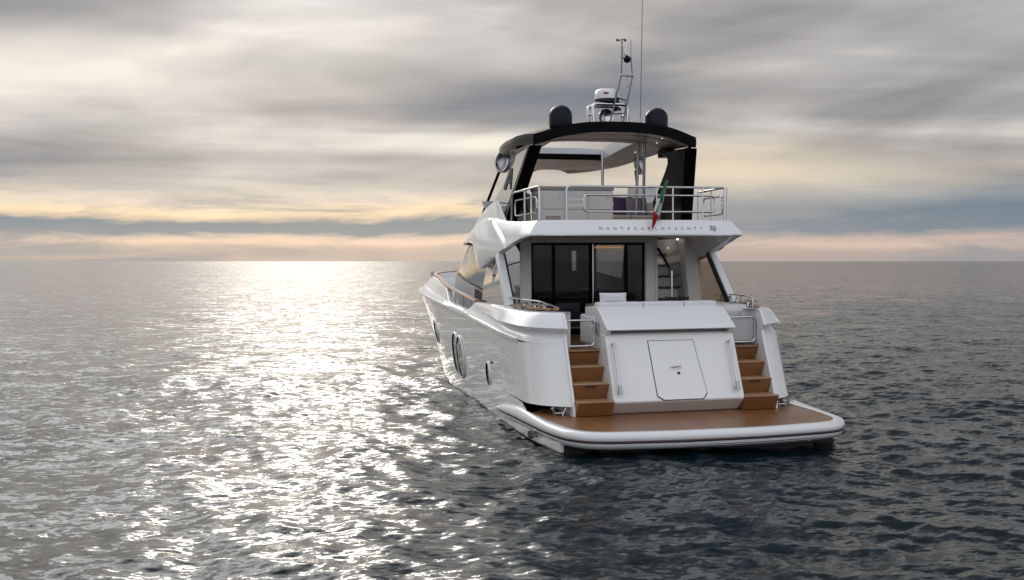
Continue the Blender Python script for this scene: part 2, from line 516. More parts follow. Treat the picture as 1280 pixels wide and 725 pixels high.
class MB:
    def __init__(self):
        self.v, self.f = [], []

    def add(self, vs, fs):
        o = len(self.v)
        self.v += [tuple(p) for p in vs]
        self.f += [tuple(i + o for i in f) for f in fs]
        return self

    def box(self, x0, x1, y0, y1, z0, z1):
        vs = [(x, y, z) for x in (x0, x1) for y in (y0, y1) for z in (z0, z1)]
        return self.add(vs, [(0, 1, 3, 2), (4, 6, 7, 5), (0, 4, 5, 1), (2, 3, 7, 6), (0, 2, 6, 4), (1, 5, 7, 3)])

    def prism(self, poly, axis, a, b):
        """poly: 2D points; axis the extrusion axis"""
        def mk(p, d):
            return {'X': (d, p[0], p[1]), 'Y': (p[0], d, p[1]), 'Z': (p[0], p[1], d)}[axis]
        n = len(poly)
        vs = [mk(p, a) for p in poly] + [mk(p, b) for p in poly]
        fs = [tuple(range(n))[::-1], tuple(range(n, 2 * n))]
        fs += [(i, (i + 1) % n, n + (i + 1) % n, n + i) for i in range(n)]
        return self.add(vs, fs)

    def slab(self, poly3, off):
        """3D polygon thickened by vector off"""
        n = len(poly3)
        o = Vector(off)
        vs = [Vector(p) for p in poly3] + [Vector(p) + o for p in poly3]
        fs = [tuple(range(n))[::-1], tuple(range(n, 2 * n))]
        fs += [(i, (i + 1) % n, n + (i + 1) % n, n + i) for i in range(n)]
        return self.add(vs, fs)

    def tube(self, pts, r, seg=8, closed=False, r2=None, cap=True):
        pts = [Vector(p) for p in pts]
        N = len(pts)
        rings = []
        prev = None
        for i, p in enumerate(pts):
            a = pts[i - 1] if (i > 0 or closed) else p
            b = pts[(i + 1) % N] if (i < N - 1 or closed) else p
            d = (b - a)
            if d.length < 1e-9:
                d = Vector((0, 0, 1))
            d.normalize()
            if prev is None:
                u = d.cross(Vector((0, 0, 1)))
                if u.length < 1e-3:
                    u = d.cross(Vector((1, 0, 0)))
            else:
                u = prev - d * prev.dot(d)
            u.normalize()
            prev = u
            w = d.cross(u)
            rr = r if r2 is None else r + (r2 - r) * i / (N - 1)
            rings.append([p + (u * math.cos(2 * math.pi * k / seg) + w * math.sin(2 * math.pi * k / seg)) * rr for k in range(seg)])
        vs = [q for ring in rings for q in ring]
        fs = []
        for i in range(N if closed else N - 1):
            j = (i + 1) % N
            for k in range(seg):
                fs.append((i * seg + k, i * seg + (k + 1) % seg, j * seg + (k + 1) % seg, j * seg + k))
        if cap and not closed:
            fs.append(tuple(range(seg))[::-1])
            fs.append(tuple(range((N - 1) * seg, N * seg)))
        return self.add(vs, fs)

    def lathe(self, prof, c, seg=24, axis='Z'):
        """prof: (radius, height) list"""
        vs, fs = [], []
        for r, h in prof:
            for k in range(seg):
                a = 2 * math.pi * k / seg
                x, y = r * math.cos(a), r * math.sin(a)
                p = {'Z': (x, y, h), 'Y': (x, h, y), 'X': (h, x, y)}[axis]
                vs.append((p[0] + c[0], p[1] + c[1], p[2] + c[2]))
        n = len(prof)
        for i in range(n - 1):
            for k in range(seg):
                fs.append((i * seg + k, i * seg + (k + 1) % seg, (i + 1) * seg + (k + 1) % seg, (i + 1) * seg + k))
        fs.append(tuple(range(seg))[::-1])
        fs.append(tuple(range((n - 1) * seg, n * seg)))
        return self.add(vs, fs)

    def grid(self, rows, closed_u=False):
        nu = len(rows[0])
        vs = [p for r in rows for p in r]
        fs = []
        for i in range(len(rows) - 1):
            for k in range(nu if closed_u else nu - 1):
                k2 = (k + 1) % nu
                fs.append((i * nu + k, i * nu + k2, (i + 1) * nu + k2, (i + 1) * nu + k))
        return self.add(vs, fs)

    def sweep(self, path, section, up=(0, 0, 1)):
        """sweep a closed 2D section (side, up) along a path"""
        path = [Vector(p) for p in path]
        rows = []
        for i, p in enumerate(path):
            a = path[max(i - 1, 0)]
            b = path[min(i + 1, len(path) - 1)]
            d = (b - a).normalized()
            s = d.cross(Vector(up)).normalized()
            w = s.cross(d)
            rows.append([p + s * q[0] + w * q[1] for q in section])
        n = len(section)
        o = len(self.v)
        self.grid(rows, True)
        self.f.append(tuple(range(o, o + n))[::-1])
        self.f.append(tuple(range(o + (len(rows) - 1) * n, o + len(rows) * n)))
        return self

    def mirror(self):
        """add the copy mirrored in x"""
        o = len(self.v)
        self.v += [(-x, y, z) for x, y, z in self.v]
        self.f += [tuple(i + o for i in f[::-1]) for f in self.f]
        return self

    def build(self, name, mat, parent=None, smooth=40, bevel=0.0, seg=2, weld=True, sx=1, out=None):
        me = bpy.data.meshes.new(name)
        vs = self.v if sx == 1 else [(-x, y, z) for x, y, z in self.v]
        me.from_pydata(vs, [], self.f)
        bm = bmesh.new()
        bm.from_mesh(me)
        if weld:
            bmesh.ops.remove_doubles(bm, verts=bm.verts, dist=0.0004)
        bmesh.ops.recalc_face_normals(bm, faces=bm.faces)
        if out is not None and sum((f.normal for f in bm.faces), Vector()).dot(Vector(out)) < 0:
            bmesh.ops.reverse_faces(bm, faces=bm.faces)
        bm.to_mesh(me)
        bm.free()
        if smooth:
            for p in me.polygons:
                p.use_smooth = True
            me.set_sharp_from_angle(angle=R(smooth))
        me.materials.append(M[mat] if isinstance(mat, str) else mat)
        ob = bpy.data.objects.new(name, me)
        col.objects.link(ob)
        if parent is not None:
            ob.parent = parent
        if bevel:
            b = ob.modifiers.new('bevel', 'BEVEL')
            b.width = bevel
            b.segments = seg
            b.limit_method = 'ANGLE'
            b.angle_limit = R(35)
            b.harden_normals = False
        return ob


def tag(o, label=None, cat=None, group=None, kind=None):
    for k, v in (('label', label), ('category', cat), ('group', group), ('kind', kind)):
        if v:
            o[k] = v
    return o


def empty(name, loc=(0, 0, 0), rot=(0, 0, 0)):
    o = bpy.data.objects.new(name, None)
    o.empty_display_size = 0.3
    o.location = loc
    o.rotation_euler = rot
    col.objects.link(o)
    return o


def interp(x, table):
    xs = [a for a, _ in table]
    ys = [b for _, b in table]
    # smooth (monotone-ish) cubic hermite
    if x <= xs[0]:
        return ys[0]
    if x >= xs[-1]:
        return ys[-1]
    i = max(k for k in range(len(xs)) if xs[k] <= x)
    i = min(i, len(xs) - 2)
    h = xs[i + 1] - xs[i]
    def slope(k):
        if k == 0:
            return (ys[1] - ys[0]) / (xs[1] - xs[0])
        if k == len(xs) - 1:
            return (ys[-1] - ys[-2]) / (xs[-1] - xs[-2])
        a = (ys[k] - ys[k - 1]) / (xs[k] - xs[k - 1])
        b = (ys[k + 1] - ys[k]) / (xs[k + 1] - xs[k])
        return 0 if a * b <= 0 else 2 * a * b / (a + b)
    u = (x - xs[i]) / h
    return (ys[i] * (2 * u ** 3 - 3 * u * u + 1) + slope(i) * h * (u ** 3 - 2 * u * u + u)
            + ys[i + 1] * (-2 * u ** 3 + 3 * u * u) + slope(i + 1) * h * (u ** 3 - u * u))


# ------------------------------------------------------------------ sea
def build_sea():
    def axis(lo, hi, step, far, g=1.03):
        core = list(np.arange(lo, hi, step))
        up, d, p = [], step, hi
        while p < far:
            up.append(p)
            d *= g
            p += d
        up.append(p)
        dn, d, p = [], step, lo - step
        while p > -far:
            dn.append(p)
            d *= g
            p -= d
        dn.append(p)
        return np.array(dn[::-1] + core + up)
    xs = axis(-17.0, 8.0, 0.075, 26000, 1.027)
    ys = axis(-8.0, 12.0, 0.075, 26000, 1.027)
    X, Y = np.meshgrid(xs, ys)
    dx = np.gradient(xs)
    dy = np.gradient(ys)
    SP = np.maximum(*np.meshgrid(dx, dy))
    rng = np.random.default_rng(7)
    Z = np.zeros_like(X)
    DX = np.zeros_like(X)
    DY = np.zeros_like(X)
    n = 110
    wind = R(200)
    for i in range(n):
        lam = 0.30 * (7.0 / 0.30) ** ((i + rng.random()) / n)
        th = wind + rng.normal(0, R(42))
        k = 2 * math.pi / lam
        s = 0.026 * (1.0 if lam < 0.9 else (0.6 if lam < 1.8 else 0.36))
        a = s / k
        ph = rng.random() * 6.283
        w = np.clip((lam / SP - 2.6) / 2.4, 0, 1)
        arg = k * (X * math.cos(th) + Y * math.sin(th)) + ph
        sn, cs = np.sin(arg), np.cos(arg)
        Z += a * w * cs
        DX -= 0.9 * a * w * sn * math.cos(th)
        DY -= 0.9 * a * w * sn * math.sin(th)
    X = X + DX
    Y = Y + DY
    ny, nx = X.shape
    co_ = np.stack([X, Y, Z], -1).reshape(-1, 3).astype(np.float32)
    idx = np.arange(nx * ny).reshape(ny, nx)
    q = np.stack([idx[:-1, :-1], idx[:-1, 1:], idx[1:, 1:], idx[1:, :-1]], -1).reshape(-1, 4)
    me = bpy.data.meshes.new('sea')
    me.vertices.add(len(co_))
    me.vertices.foreach_set('co', co_.ravel())
    me.loops.add(q.size)
    me.loops.foreach_set('vertex_index', q.ravel().astype(np.int32))
    me.polygons.add(len(q))
    me.polygons.foreach_set('loop_start', np.arange(0, q.size, 4, dtype=np.int32))
    me.polygons.foreach_set('use_smooth', np.ones(len(q), dtype=bool))
    me.update()
    me.validate()
    me.materials.append(M['water'])
    o = bpy.data.objects.new('sea', me)
    col.objects.link(o)
    o['kind'] = 'structure'


build_sea()

# ------------------------------------------------------------------ the yacht
yacht = empty('motor_yacht', (0, 0, 0), (0, -0.007, 0))
tag(yacht, 'white flybridge motor yacht seen from astern with teak swim platform and black hardtop', 'yacht')

# ---- hull
RUB_B = [(0.3, 2.60), (1.2, 2.70), (2.6, 2.735), (4, 2.74), (12, 2.74), (14.4, 2.70), (16.4, 2.42), (18, 1.86), (19.4, 1.0), (20.0, 0.45), (20.35, 0.0)]
WL_B = [(0.3, 2.56), (2.4, 2.66), (7, 2.57), (10.5, 2.50), (13, 2.30), (15, 1.86), (17, 1.02), (18.5, 0.0)]
RUB_Z = [(0.3, 1.62), (2, 1.70), (6, 1.93), (10, 2.10), (13, 2.22), (15, 2.32), (17.5, 2.43), (20.35, 2.56)]
YS0, YSTEM_W, YSTEM_R = 0.3, 18.5, 20.35


def rubz(y):
    return interp(y, RUB_Z)


def hull_pt(s, t):
    """s along the length 0..1, t = 0 at the waterline, 1 at the rub rail (negative below water)"""
    yw = YS0 + s * (YSTEM_W - YS0)
    yr = YS0 + s * (YSTEM_R - YS0)
    y = yw + (yr - yw) * t
    bow = min(1, max(0, (s - 0.45) / 0.45))
    e = 0.75 + 1.0 * bow
    g = max(t, 0) ** e
    w, b = interp(yw, WL_B), interp(yr, RUB_B)
    x = w + (b - w) * g
    if t < 0:
        x = w * (1 + 0.9 * t)
        y = yw
    z = rubz(yr) * t if t >= 0 else t * 1.4
    return x, y, z


def hull_x(y, z):
    """half beam of the hull side at a place (aft and middle body)"""
    t = z / rubz(y)
    lo, hi = 0.0, 1.0
    for _ in range(40):
        s = (lo + hi) / 2
        if hull_pt(s, t)[1] < y:
            lo = s
        else:
            hi = s
    return hull_pt(lo, t)[0]


ss = [0, 0.02, 0.05, 0.08, 0.11] + [0.11 + 0.79 * i / 34 for i in range(1, 35)] + [0.92, 0.94, 0.96, 0.975, 0.99, 1.0]
T_SPLIT = 0.36
low_t = [-0.4, -0.2, -0.08, 0.0, 0.06, 0.12, 0.2, 0.28, T_SPLIT]
hb = MB()
def low_pt(s, t):
    x, y, z = hull_pt(s, t)
    return (x, y, min(z, 0.40)) if y < 1.9 else (x, y, z)


hb.grid([[low_pt(s, t) for s in ss] for t in low_t])
hb.mirror()
# transom and bottom
rim = [low_pt(0, t) for t in low_t]
hb.add([p for p in rim] + [(-p[0], p[1], p[2]) for p in rim],
       [(i, i + 1, len(rim) + i + 1, len(rim) + i) for i in range(len(rim) - 1)])
# upper side with the wrapped stern quarter
WING_IN = 1.95


def wing_y0(z):
    return 1.45 + (z - 0.6) * 0.43


def wing_path(z, smax=None):
    y0 = wing_y0(z)
    pts = [(WING_IN, y0), (2.2, y0 + 0.16), (2.42, y0 + 0.36), (2.56, y0 + 0.62), (2.645, y0 + 1.0), ]
    return pts


hi_t = [T_SPLIT, 0.45, 0.55, 0.65, 0.75, 0.85, 0.93, 1.0]
rows = []
SIDE_S = [s for s in ss if s > 0.175]
for t in hi_t:
    zz = 1.72 * t
    face = [(x, y, zz) for x, y in wing_path(zz)]
    end = hull_pt(SIDE_S[0], t)
    # ease from the quarter to the side
    ctrl = face + [end]
    sm = catmull([Vector(p) for p in ctrl], 4)
    rows.append([tuple(p) for p in sm[:-1]] + [hull_pt(s, t) for s in SIDE_S])
hu = MB()
hu.grid(rows)
# closed underside of the quarter
r0 = rows[0]
hu.add([r0[i] for i in range(21)] + [(WING_IN, 3.2, r0[0][2])], [tuple(range(22))])
hu.mirror()
hull = MB()
hull.add(hb.v, hb.f)
hull.add(hu.v, hu.f)
hull_o = hull.build('hull', 'hull', yacht, smooth=50)

# ---- bulwark above the rub rail (wraps round the quarter, low at the side gate, full height to the bow)
CAP_Z = [(2, 2.28), (5, 2.30), (7, 2.31), (9, 2.42), (11, 2.56), (13, 2.69), (15, 2.79), (17.5, 2.84), (20.35, 2.89)]


def bul_path():
    """(x, y, nx, ny) of the rub line from the inner quarter to the stem, port mirrored later"""
    z = 1.70
    face = [Vector((x, y, 0)) for x, y in wing_path(z)]
    p1 = [Vector((hull_pt(s, 1.0)[0], hull_pt(s, 1.0)[1], 0)) for s in SIDE_S]
    pts = catmull(face + [p1[0]], 4)[:-1] + p1
    out = []
    for i, p in enumerate(pts):
        a, b = pts[max(0, i - 1)], pts[min(len(pts) - 1, i + 1)]
        d = (b - a).normalized()
        n = Vector((d.y, -d.x, 0))
        if i == 0:
            n = Vector((0, -1, 0))
        if p.x < 0.02 and p.y > 15:
            n = Vector((0, 1, 0))
        out.append((p, n))
    return out


# rub rail along the sheer
for sx in (-1, 1):
    pts = []
    for p, n in bul_path():
        if p.y > 2.8:
            q = p + n * 0.008
            pts.append((sx * max(q.x, 0), q.y, rubz(p.y)))
    MB().sweep(pts, [(-0.03, -0.032), (0.03, -0.032), (0.035, 0.0), (0.03, 0.03), (-0.03, 0.03)]).build('rub_rail', 'gel', yacht, smooth=60)
    MB().tube([(p[0] + sx * 0.032, p[1], p[2] + 0.004) for p in pts], 0.009, 6).build('rub_strip', 'steel', yacht)

def bul_rows(sx):
    rows = []
    for p, n in bul_path():
        y = p.y
        rz = rubz(y)
        H = interp(y, CAP_Z) - rz
        b = 1 - min(1, max(0, (y - 3.0) / 3.6))
        b = b * b * (3 - 2 * b)
        gate = 0.0
        if 7.35 < y < 10.75:
            gate = min(1, min((y - 7.35) / 0.5, (10.75 - y) / 0.35))
        H = H * (1 - gate) + 0.07 * gate
        fl = 0.32 * min(1, max(0, (y - 11) / 3))          # bow bulwark leans inboard
        def pt(o, dz):
            q = p + n * o
            return (sx * max(q.x, 0.0), q.y, rz + dz)
        k = H / 0.58
        prof = [(0.0, 0.0), (-0.02 - 0.02 * fl, 0.07 * k), (-0.05 - 0.1 * fl - 0.01 * b, 0.14 * k), (-0.075 - 0.2 * fl - 0.055 * b, 0.20 * k),
                (-0.08 - 0.25 * fl - 0.055 * b, 0.212 * k), (-0.09 - 0.35 * fl + 0.135 * b, 0.29 * k), (-0.095 - 0.38 * fl + 0.15 * b, 0.305 * k),
                (-0.11 - 0.5 * fl + 0.08 * b, 0.42 * k), (-0.14 - 0.7 * fl + 0.02 * b, 0.55 * k), (-0.155 - 0.75 * fl, 0.575 * k), (-0.18 - 0.8 * fl - 0.02 * b, 0.585 * k),
                (-0.26 - 0.85 * fl - 0.24 * b, 0.585 * k), (-0.28 - 0.85 * fl - 0.24 * b, 0.5 * k), (-0.30 - 0.8 * fl - 0.2 * b, -0.25)]
        rows.append([pt(o, dz) for o, dz in prof])
    return rows


for sx in (-1, 1):
    MB().grid(bul_rows(sx)).build('bulwark', 'gel', yacht, smooth=28)

# teak cap rail with stanchions over the side gate
for sx in (-1, 1):
    path = []
    for p, n in bul_path():
        if p.y < 6.85:
            continue
        y = p.y
        fl = 0.32 * min(1, max(0, (y - 11) / 3))
        q = p + n * (-0.2 - 0.8 * fl)
        path.append((sx * max(q.x, 0.0), q.y, interp(y, CAP_Z) + 0.02))
    MB().sweep(path, [(-0.06, -0.02), (0.06, -0.02), (0.065, 0.0), (0.045, 0.024), (-0.045, 0.024), (-0.065, 0.0)]).build('cap_rail', 'teak_cap', yacht, smooth=50)
    for y in (7.9, 8.9, 9.95):
        x = hull_x(y, rubz(y) * 0.999) - 0.2
        MB().tube([(sx * x, y, rubz(y) - 0.02), (sx * x, y, interp(y, CAP_Z))], 0.02, 8).build('stanchion', 'steel', yacht)
    # bow fairlead
    fb = MB()
    for dy in (-0.12, 0.12):
        fb.tube([(sx * 2.22, 15.5 + dy, 2.7), (sx * 2.22, 15.5 + dy, 2.94)], 0.03, 10)
    fb.tube([(sx * 2.22, 15.25, 2.92), (sx * 2.22, 15.75, 2.92)], 0.025, 8)
    fb.build('bow_cleat', 'steel', yacht)

# ---- decks
dk = MB()
poly = [(2.5, 5.9)] + [(max(p.x - 0.35, 0.02), p.y) for p, n in bul_path() if 6.2 < p.y < 19.6]
rows = []
for x, y in poly:
    z = interp(y, [(5, 1.72), (10, 1.85), (13, 2.2), (20, 2.5)])
    rows.append([(-x, y, z), (0, y, z), (x, y, z)])
dk.grid(rows)
dk.build('side_deck', 'nonskid', yacht)
MB().box(-1.94, 1.94, 2.35, 6.0, 1.40, 1.58).build('cockpit_base', 'gel', yacht)
MB().box(-1.94, 1.94, 2.09, 6.0, 1.586, 1.60).build('cockpit_deck', 'teak', yacht)

# ---- swim platform
PLAT = [(0.0, -0.66), (0.8, -0.635), (1.5, -0.56), (1.98, -0.48), (2.32, -0.31), (2.54, 0.0), (2.63, 0.4), (2.69, 0.9), (2.73, 1.6), (2.77, 2.5), (2.79, 3.4), (2.79, 4.1), (2.775, 4.5)]


def plat_path():
    pts = catmull([Vector((x, y, 0)) for x, y in PLAT], 5)
    out = []
    for i, p in enumerate(pts):
        a, b = pts[max(0, i - 1)], pts[min(len(pts) - 1, i + 1)]
        d = (b - a).normalized()
        n = Vector((d.y, -d.x, 0))
        out.append((p, n))
    return out


def plat_rows(prof_fn):
    return [prof_fn(p, n) for p, n in plat_path()]


def plat_prof(p, n):
    tail = min(1, max(0, (p.y - 2.6) / 1.9))            # the rim thins out forward along the hull
    dz = -0.13 * tail ** 2
    k = 1 - 0.86 * tail ** 2.5
    bump = 0.05 * math.exp(-((p.y - 2.4) / 0.9) ** 2)
    prof = [(-0.20, 0.440), (-0.185, 0.452), (-0.08, 0.455 + bump), (-0.03, 0.445 + bump), (0.002, 0.41 + bump * .6), (0.012, 0.37), (0.006, 0.325), (-0.012, 0.305), (-0.028, 0.295), (-0.028, 0.28),
            (-0.012, 0.268), (-0.018, 0.24), (-0.05, 0.20), (-0.10, 0.165), (-0.22, 0.15), (-0.9, 0.15)]
    zc = 0.38
    out = []
    for o, z in prof:
        oo = o * (1 if tail <= 0 else (1 - tail * 0.6)) + (-0.055 * tail ** 3)
        q = p + n * oo
        out.append((max(q.x, 0.0) if p.x > 0.3 else q.x, q.y, zc + (z - zc) * k + dz))
    return out


rows = plat_rows(plat_prof)
pm = MB()
pm.grid(rows)
pm.mirror()
platform = pm.build('swim_platform', 'gel', yacht, smooth=50)
# groove strips of the rim
for mat, nm, o, z, r in (('rubber', 'rim_groove', -0.012, 0.287, 0.013), ('copper', 'rim_pinstripe', 0.006, 0.318, 0.006)):
    pts = []
    for p, n in plat_path():
        tail = min(1, max(0, (p.y - 2.6) / 1.9))
        if tail > 0.96:
            continue
        dz = -0.13 * tail ** 2
        k = 1 - 0.86 * tail ** 2.5
        q = p + n * (o * (1 - tail * 0.6) - 0.055 * tail ** 3)
        pts.append((q.x, q.y, 0.38 + (z - 0.38) * k + dz))
    full = [(-x, y, z) for x, y, z in pts[:0:-1]] + pts
    MB().tube(full, r, 6).build(nm, mat, platform)
# teak sheet
half = [(p + n * -0.185) for p, n in plat_path() if p.y < 2.2]
half = [(q.x, q.y) for q in half]
half[0] = (0.0, half[0][1])
outl = [(x, y) for x, y in half] + [(2.3, 2.6), (-2.3, 2.6)] + [(-x, y) for x, y in half[:0:-1]]
MB().prism(outl, 'Z', 0.40, 0.450).build('teak_deck', 'teak', platform, smooth=0)
# slot of the folding gangway in the lower fairing and the black filler under the platform
ps = MB()
for z, o in ((0.235, 0.012), (0.205, -0.002), (0.175, -0.03)):
    pts = []
    for p, n in plat_path():
        if p.x < 1.65:
            q = p + n * (o - 0.018)
            pts.append((q.x, q.y, z))
    full = [(-x * 0.16, y, z) for x, y, z in pts[:0:-1] if x < 1.6] + pts
    ps.tube([(x, y, z) for x, y, z in full], 0.011, 6)
ps.build('gangway_slot', 'dull_steel', platform)
MB().box(-1.95, 1.95, 0.02, 0.29, -0.5, 0.17).box(-2.5, 2.5, 0.285, 0.298, -0.5, 0.17).build('under_platform_shade', 'rubber', yacht)  # black box and plate put the shade under the platform into colour

# ---- transom block between the stairs
TW = 1.27
tb = MB()
tb.prism([(1.55, 0.45), (1.27, 0.69), (1.78, 1.872), (1.82, 1.89), (3.0, 1.89), (3.0, 0.45)], 'X', -TW, TW)
transom = tb.build('transom', 'gel', yacht, bevel=0.03, seg=3, smooth=35)
# grey block that paints the shade under the lip, and overhanging lid
MB().box(-TW + 0.05, TW - 0.05, 1.9, 2.9, 1.892, 2.02).build('lid_gap_shade', 'top_grey', yacht)
tl = MB()
tl.prism([(1.63, 1.975), (1.66, 1.955), (2.02, 2.03), (3.0, 2.03), (3.0, 2.36), (2.28, 2.36), (2.16, 2.33)], 'X', -TW + 0.0, TW + 0.0)
tl.build('transom_lid', 'gel', yacht, bevel=0.022, seg=3, smooth=35)
# side cheeks of the lid
for sx in (-1, 1):
    MB().prism([(1.9, 1.80), (1.78, 1.85), (1.70, 1.972), (2.1, 2.2), (3.0, 2.2), (3.0, 1.80)], 'X', sx * (TW - 0.1), sx * (TW - 0.006)).build('lid_cheek', 'gel', yacht, bevel=0.01)

# the sloping garage face: local frame
fa, fb_ = Vector((0, 1.27, 0.69)), Vector((0, 1.78, 1.872))
fu = (fb_ - fa).normalized()
fn = Vector((0, -fu.z, fu.y))


def face_pt(x, u, h=0.0):
    p = fa + fu * u + fn * h
    return (x, p.y, p.z)


dpoly = [(-0.46, 1.15), (0.42, 1.15), (0.53, 0.13), (0.44, 0.02), (-0.32, 0.02), (-0.43, 0.10)]
def grow(poly, g):
    cx = sum(p[0] for p in poly) / len(poly)
    cy = sum(p[1] for p in poly) / len(poly)
    return [(p[0] + math.copysign(g, p[0] - cx), p[1] + math.copysign(g, p[1] - cy)) for p in poly]
gd = MB()
gd.slab([face_pt(x, u, 0.004) for x, u in grow(dpoly, 0.0)], fn * 0.012)
gdo = gd.build('garage_door', 'gel', yacht, bevel=0.004)
MB().slab([face_pt(x, u, 0.001) for x, u in grow(dpoly, 0.013)], fn * 0.004).build('door_seal', 'rubber', gdo, smooth=0)
hd = MB()
hd.tube([face_pt(-0.10, 0.63, 0.05), face_pt(0.10, 0.645, 0.05)], 0.013, 8)
hd.tube([face_pt(0.0, 0.638, 0.01), face_pt(0.0, 0.638, 0.055)], 0.02, 10)
hd.build('handle', 'steel', gdo)
MB().tube([face_pt(0.04, 0.515, 0.012), face_pt(0.04, 0.515, 0.024)], 0.028, 14).build('lock', 'rubber', gdo)
for sx in (-1, 1):
    g = MB()
    x = sx * (TW - 0.13) - 0.02
    pts = [face_pt(x, 1.10, 0.0), face_pt(x, 1.10, 0.10), face_pt(x, 0.20, 0.10), face_pt(x, 0.20, 0.0)]
    g.tube(round_path(pts, 0.05), 0.022, 10)
    g.build('grab_rail', 'steel', yacht)
    MB().tube([face_pt(x, 0.30, 0.10), face_pt(x, 0.13, 0.09)], 0.034, 10).build('rail_foot', 'dull_steel', yacht)

# ---- stairs either side
steps = [(1.24, 0.73), (1.54, 1.02), (1.82, 1.31), (2.09, 1.585)]
for sx in (-1, 1):
    for i, (y, z) in enumerate(steps):
        zb = 0.457 if i == 0 else steps[i - 1][1] + 0.001
        yn = 2.5
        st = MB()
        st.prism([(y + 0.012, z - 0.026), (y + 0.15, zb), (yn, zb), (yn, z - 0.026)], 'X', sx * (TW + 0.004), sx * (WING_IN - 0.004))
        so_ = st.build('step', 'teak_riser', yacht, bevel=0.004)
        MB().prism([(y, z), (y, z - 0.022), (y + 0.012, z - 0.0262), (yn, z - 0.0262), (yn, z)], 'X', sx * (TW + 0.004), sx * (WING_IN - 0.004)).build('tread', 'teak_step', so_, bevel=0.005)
        if i == 1:
            slot = MB()
            slot.box(sx * 1.62 - 0.1, sx * 1.62 + 0.1, y + 0.01, y + 0.05, z - 0.075, z - 0.048)
            slot.build('step_vent', 'rubber', so_)
    # inner wall of the quarter along the stairs
    iw = MB()
    iw.prism([(1.40, 0.45), (1.40, 0.6), (wing_y0(1.7) - 0.01, 1.72), (1.975, 1.89), (1.865, 1.985), (1.862, 2.005), (1.955, 2.13), (2.07, 2.265), (2.15, 2.285), (5.9, 2.285), (5.9, 0.45)], 'X', sx * WING_IN, sx * (WING_IN + 0.05))
    iw.build('quarter_wall', 'gel', yacht, bevel=0.008)
    # locker recess under the quarter
    MB().prism([(WING_IN + 0.06, 1.62), (2.3, 1.85), (2.52, 2.2), (2.52, 3.0), (WING_IN + 0.06, 3.0)], 'Z', 0.45, 0.615).build('locker_recess', 'wood_dark', yacht)
    # platform cleat
    cl = MB()
    cx, cy = sx * 2.2, 1.62
    for d in (-0.07, 0.07):
        cl.tube([(cx + d, cy, 0.45), (cx + d * 1.9, cy - 0.03, 0.60)], 0.022, 8, r2=0.03)
    cl.tube([(cx - 0.1, cy, 0.50), (cx + 0.1, cy, 0.50)], 0.015, 8)
    cl.build('platform_cleat', 'steel', yacht)

# gates at the top of the stairs
for sx in (-1, 1):
    x0, x1 = sx * (TW + 0.08), sx * (WING_IN - 0.03)
    g = MB()
    g.tube(round_path([(x0, 2.2, 1.65), (x1, 2.2, 1.65), (x1, 2.2, 2.13), (x0, 2.2, 2.13)], 0.09, 5, True), 0.021, 8, closed=True)
    for z in (1.76, 2.02):
        for x in (x0, x1):
            dxx = math.copysign(0.06, (x0 + x1) / 2 - x)
            g.tube([(x, 2.2, z), (x + dxx, 2.2, z)], 0.014, 6)
    go = g.build('stair_gate', 'steel', yacht)
    if sx == 1:
        MB().box(min(x0, x1) + 0.03, max(x0, x1) - 0.03, 2.205, 2.225, 1.68, 2.10).build('gate_panel', 'lilac', go)
    MB().box(*sorted((sx * (TW - 0.02), sx * (TW + 0.045))), 2.12, 2.22, 1.86, 2.1).build('gate_hinge', 'dull_steel', yacht, bevel=0.01)

# ---- quarter tops: mooring recess, teak rail, stainless rail, cleats
for sx in (-1, 1):
    rec = MB()
    rec.box(*sorted((sx * 2.02, sx * 2.34)), 2.55, 4.2, 2.20, 2.295)
    rec.build('mooring_recess', 'dull_steel', yacht)
    path = catmull([(sx * 2.02, 2.36, 2.335), (sx * 2.22, 2.75, 2.335), (sx * 2.36, 3.5, 2.34), (sx * 2.42, 4.9, 2.35)], 6)
    MB().sweep(path, [(-0.055, -0.018), (0.055, -0.018), (0.055, 0.014), (0.04, 0.022), (-0.04, 0.022), (-0.055, 0.014)]).build('quarter_cap', 'teak_cap', yacht, smooth=40)
    rl = MB()
    rl.tube(round_path([(sx * 1.98, 2.38, 2.36), (sx * 2.2, 2.85, 2.47), (sx * 2.40, 3.6, 2.49), (sx * 2.44, 4.85, 2.5), (sx * 2.44, 4.9, 2.36)], 0.1), 0.016, 8)
    rl.tube([(sx * 2.22, 2.9, 2.34), (sx * 2.22, 2.9, 2.47)], 0.014, 8)
    rl.tube([(sx * 2.41, 3.9, 2.34), (sx * 2.41, 3.9, 2.49)], 0.014, 8)
    rl.build('quarter_rail', 'steel', yacht)
    for y, x in ((2.75, 2.16), (3.15, 2.24), (3.75, 2.3)):
        c = MB()
        c.lathe([(0.055, 0.0), (0.04, 0.02), (0.03, 0.09), (0.05, 0.12), (0.05, 0.14), (0.0, 0.145)], (sx * x, y, 2.29), 14)
        c.tube([(sx * x - 0.09, y - 0.05, 2.395), (sx * x + 0.09, y + 0.05, 2.395)], 0.018, 8)
        c.build('mooring_cleat', 'steel', yacht)
    MB().box(*sorted((sx * 2.055, sx * 2.075)), 2.17, 2.2, 2.08, 2.24).build('wing_slot', 'rubber', yacht)
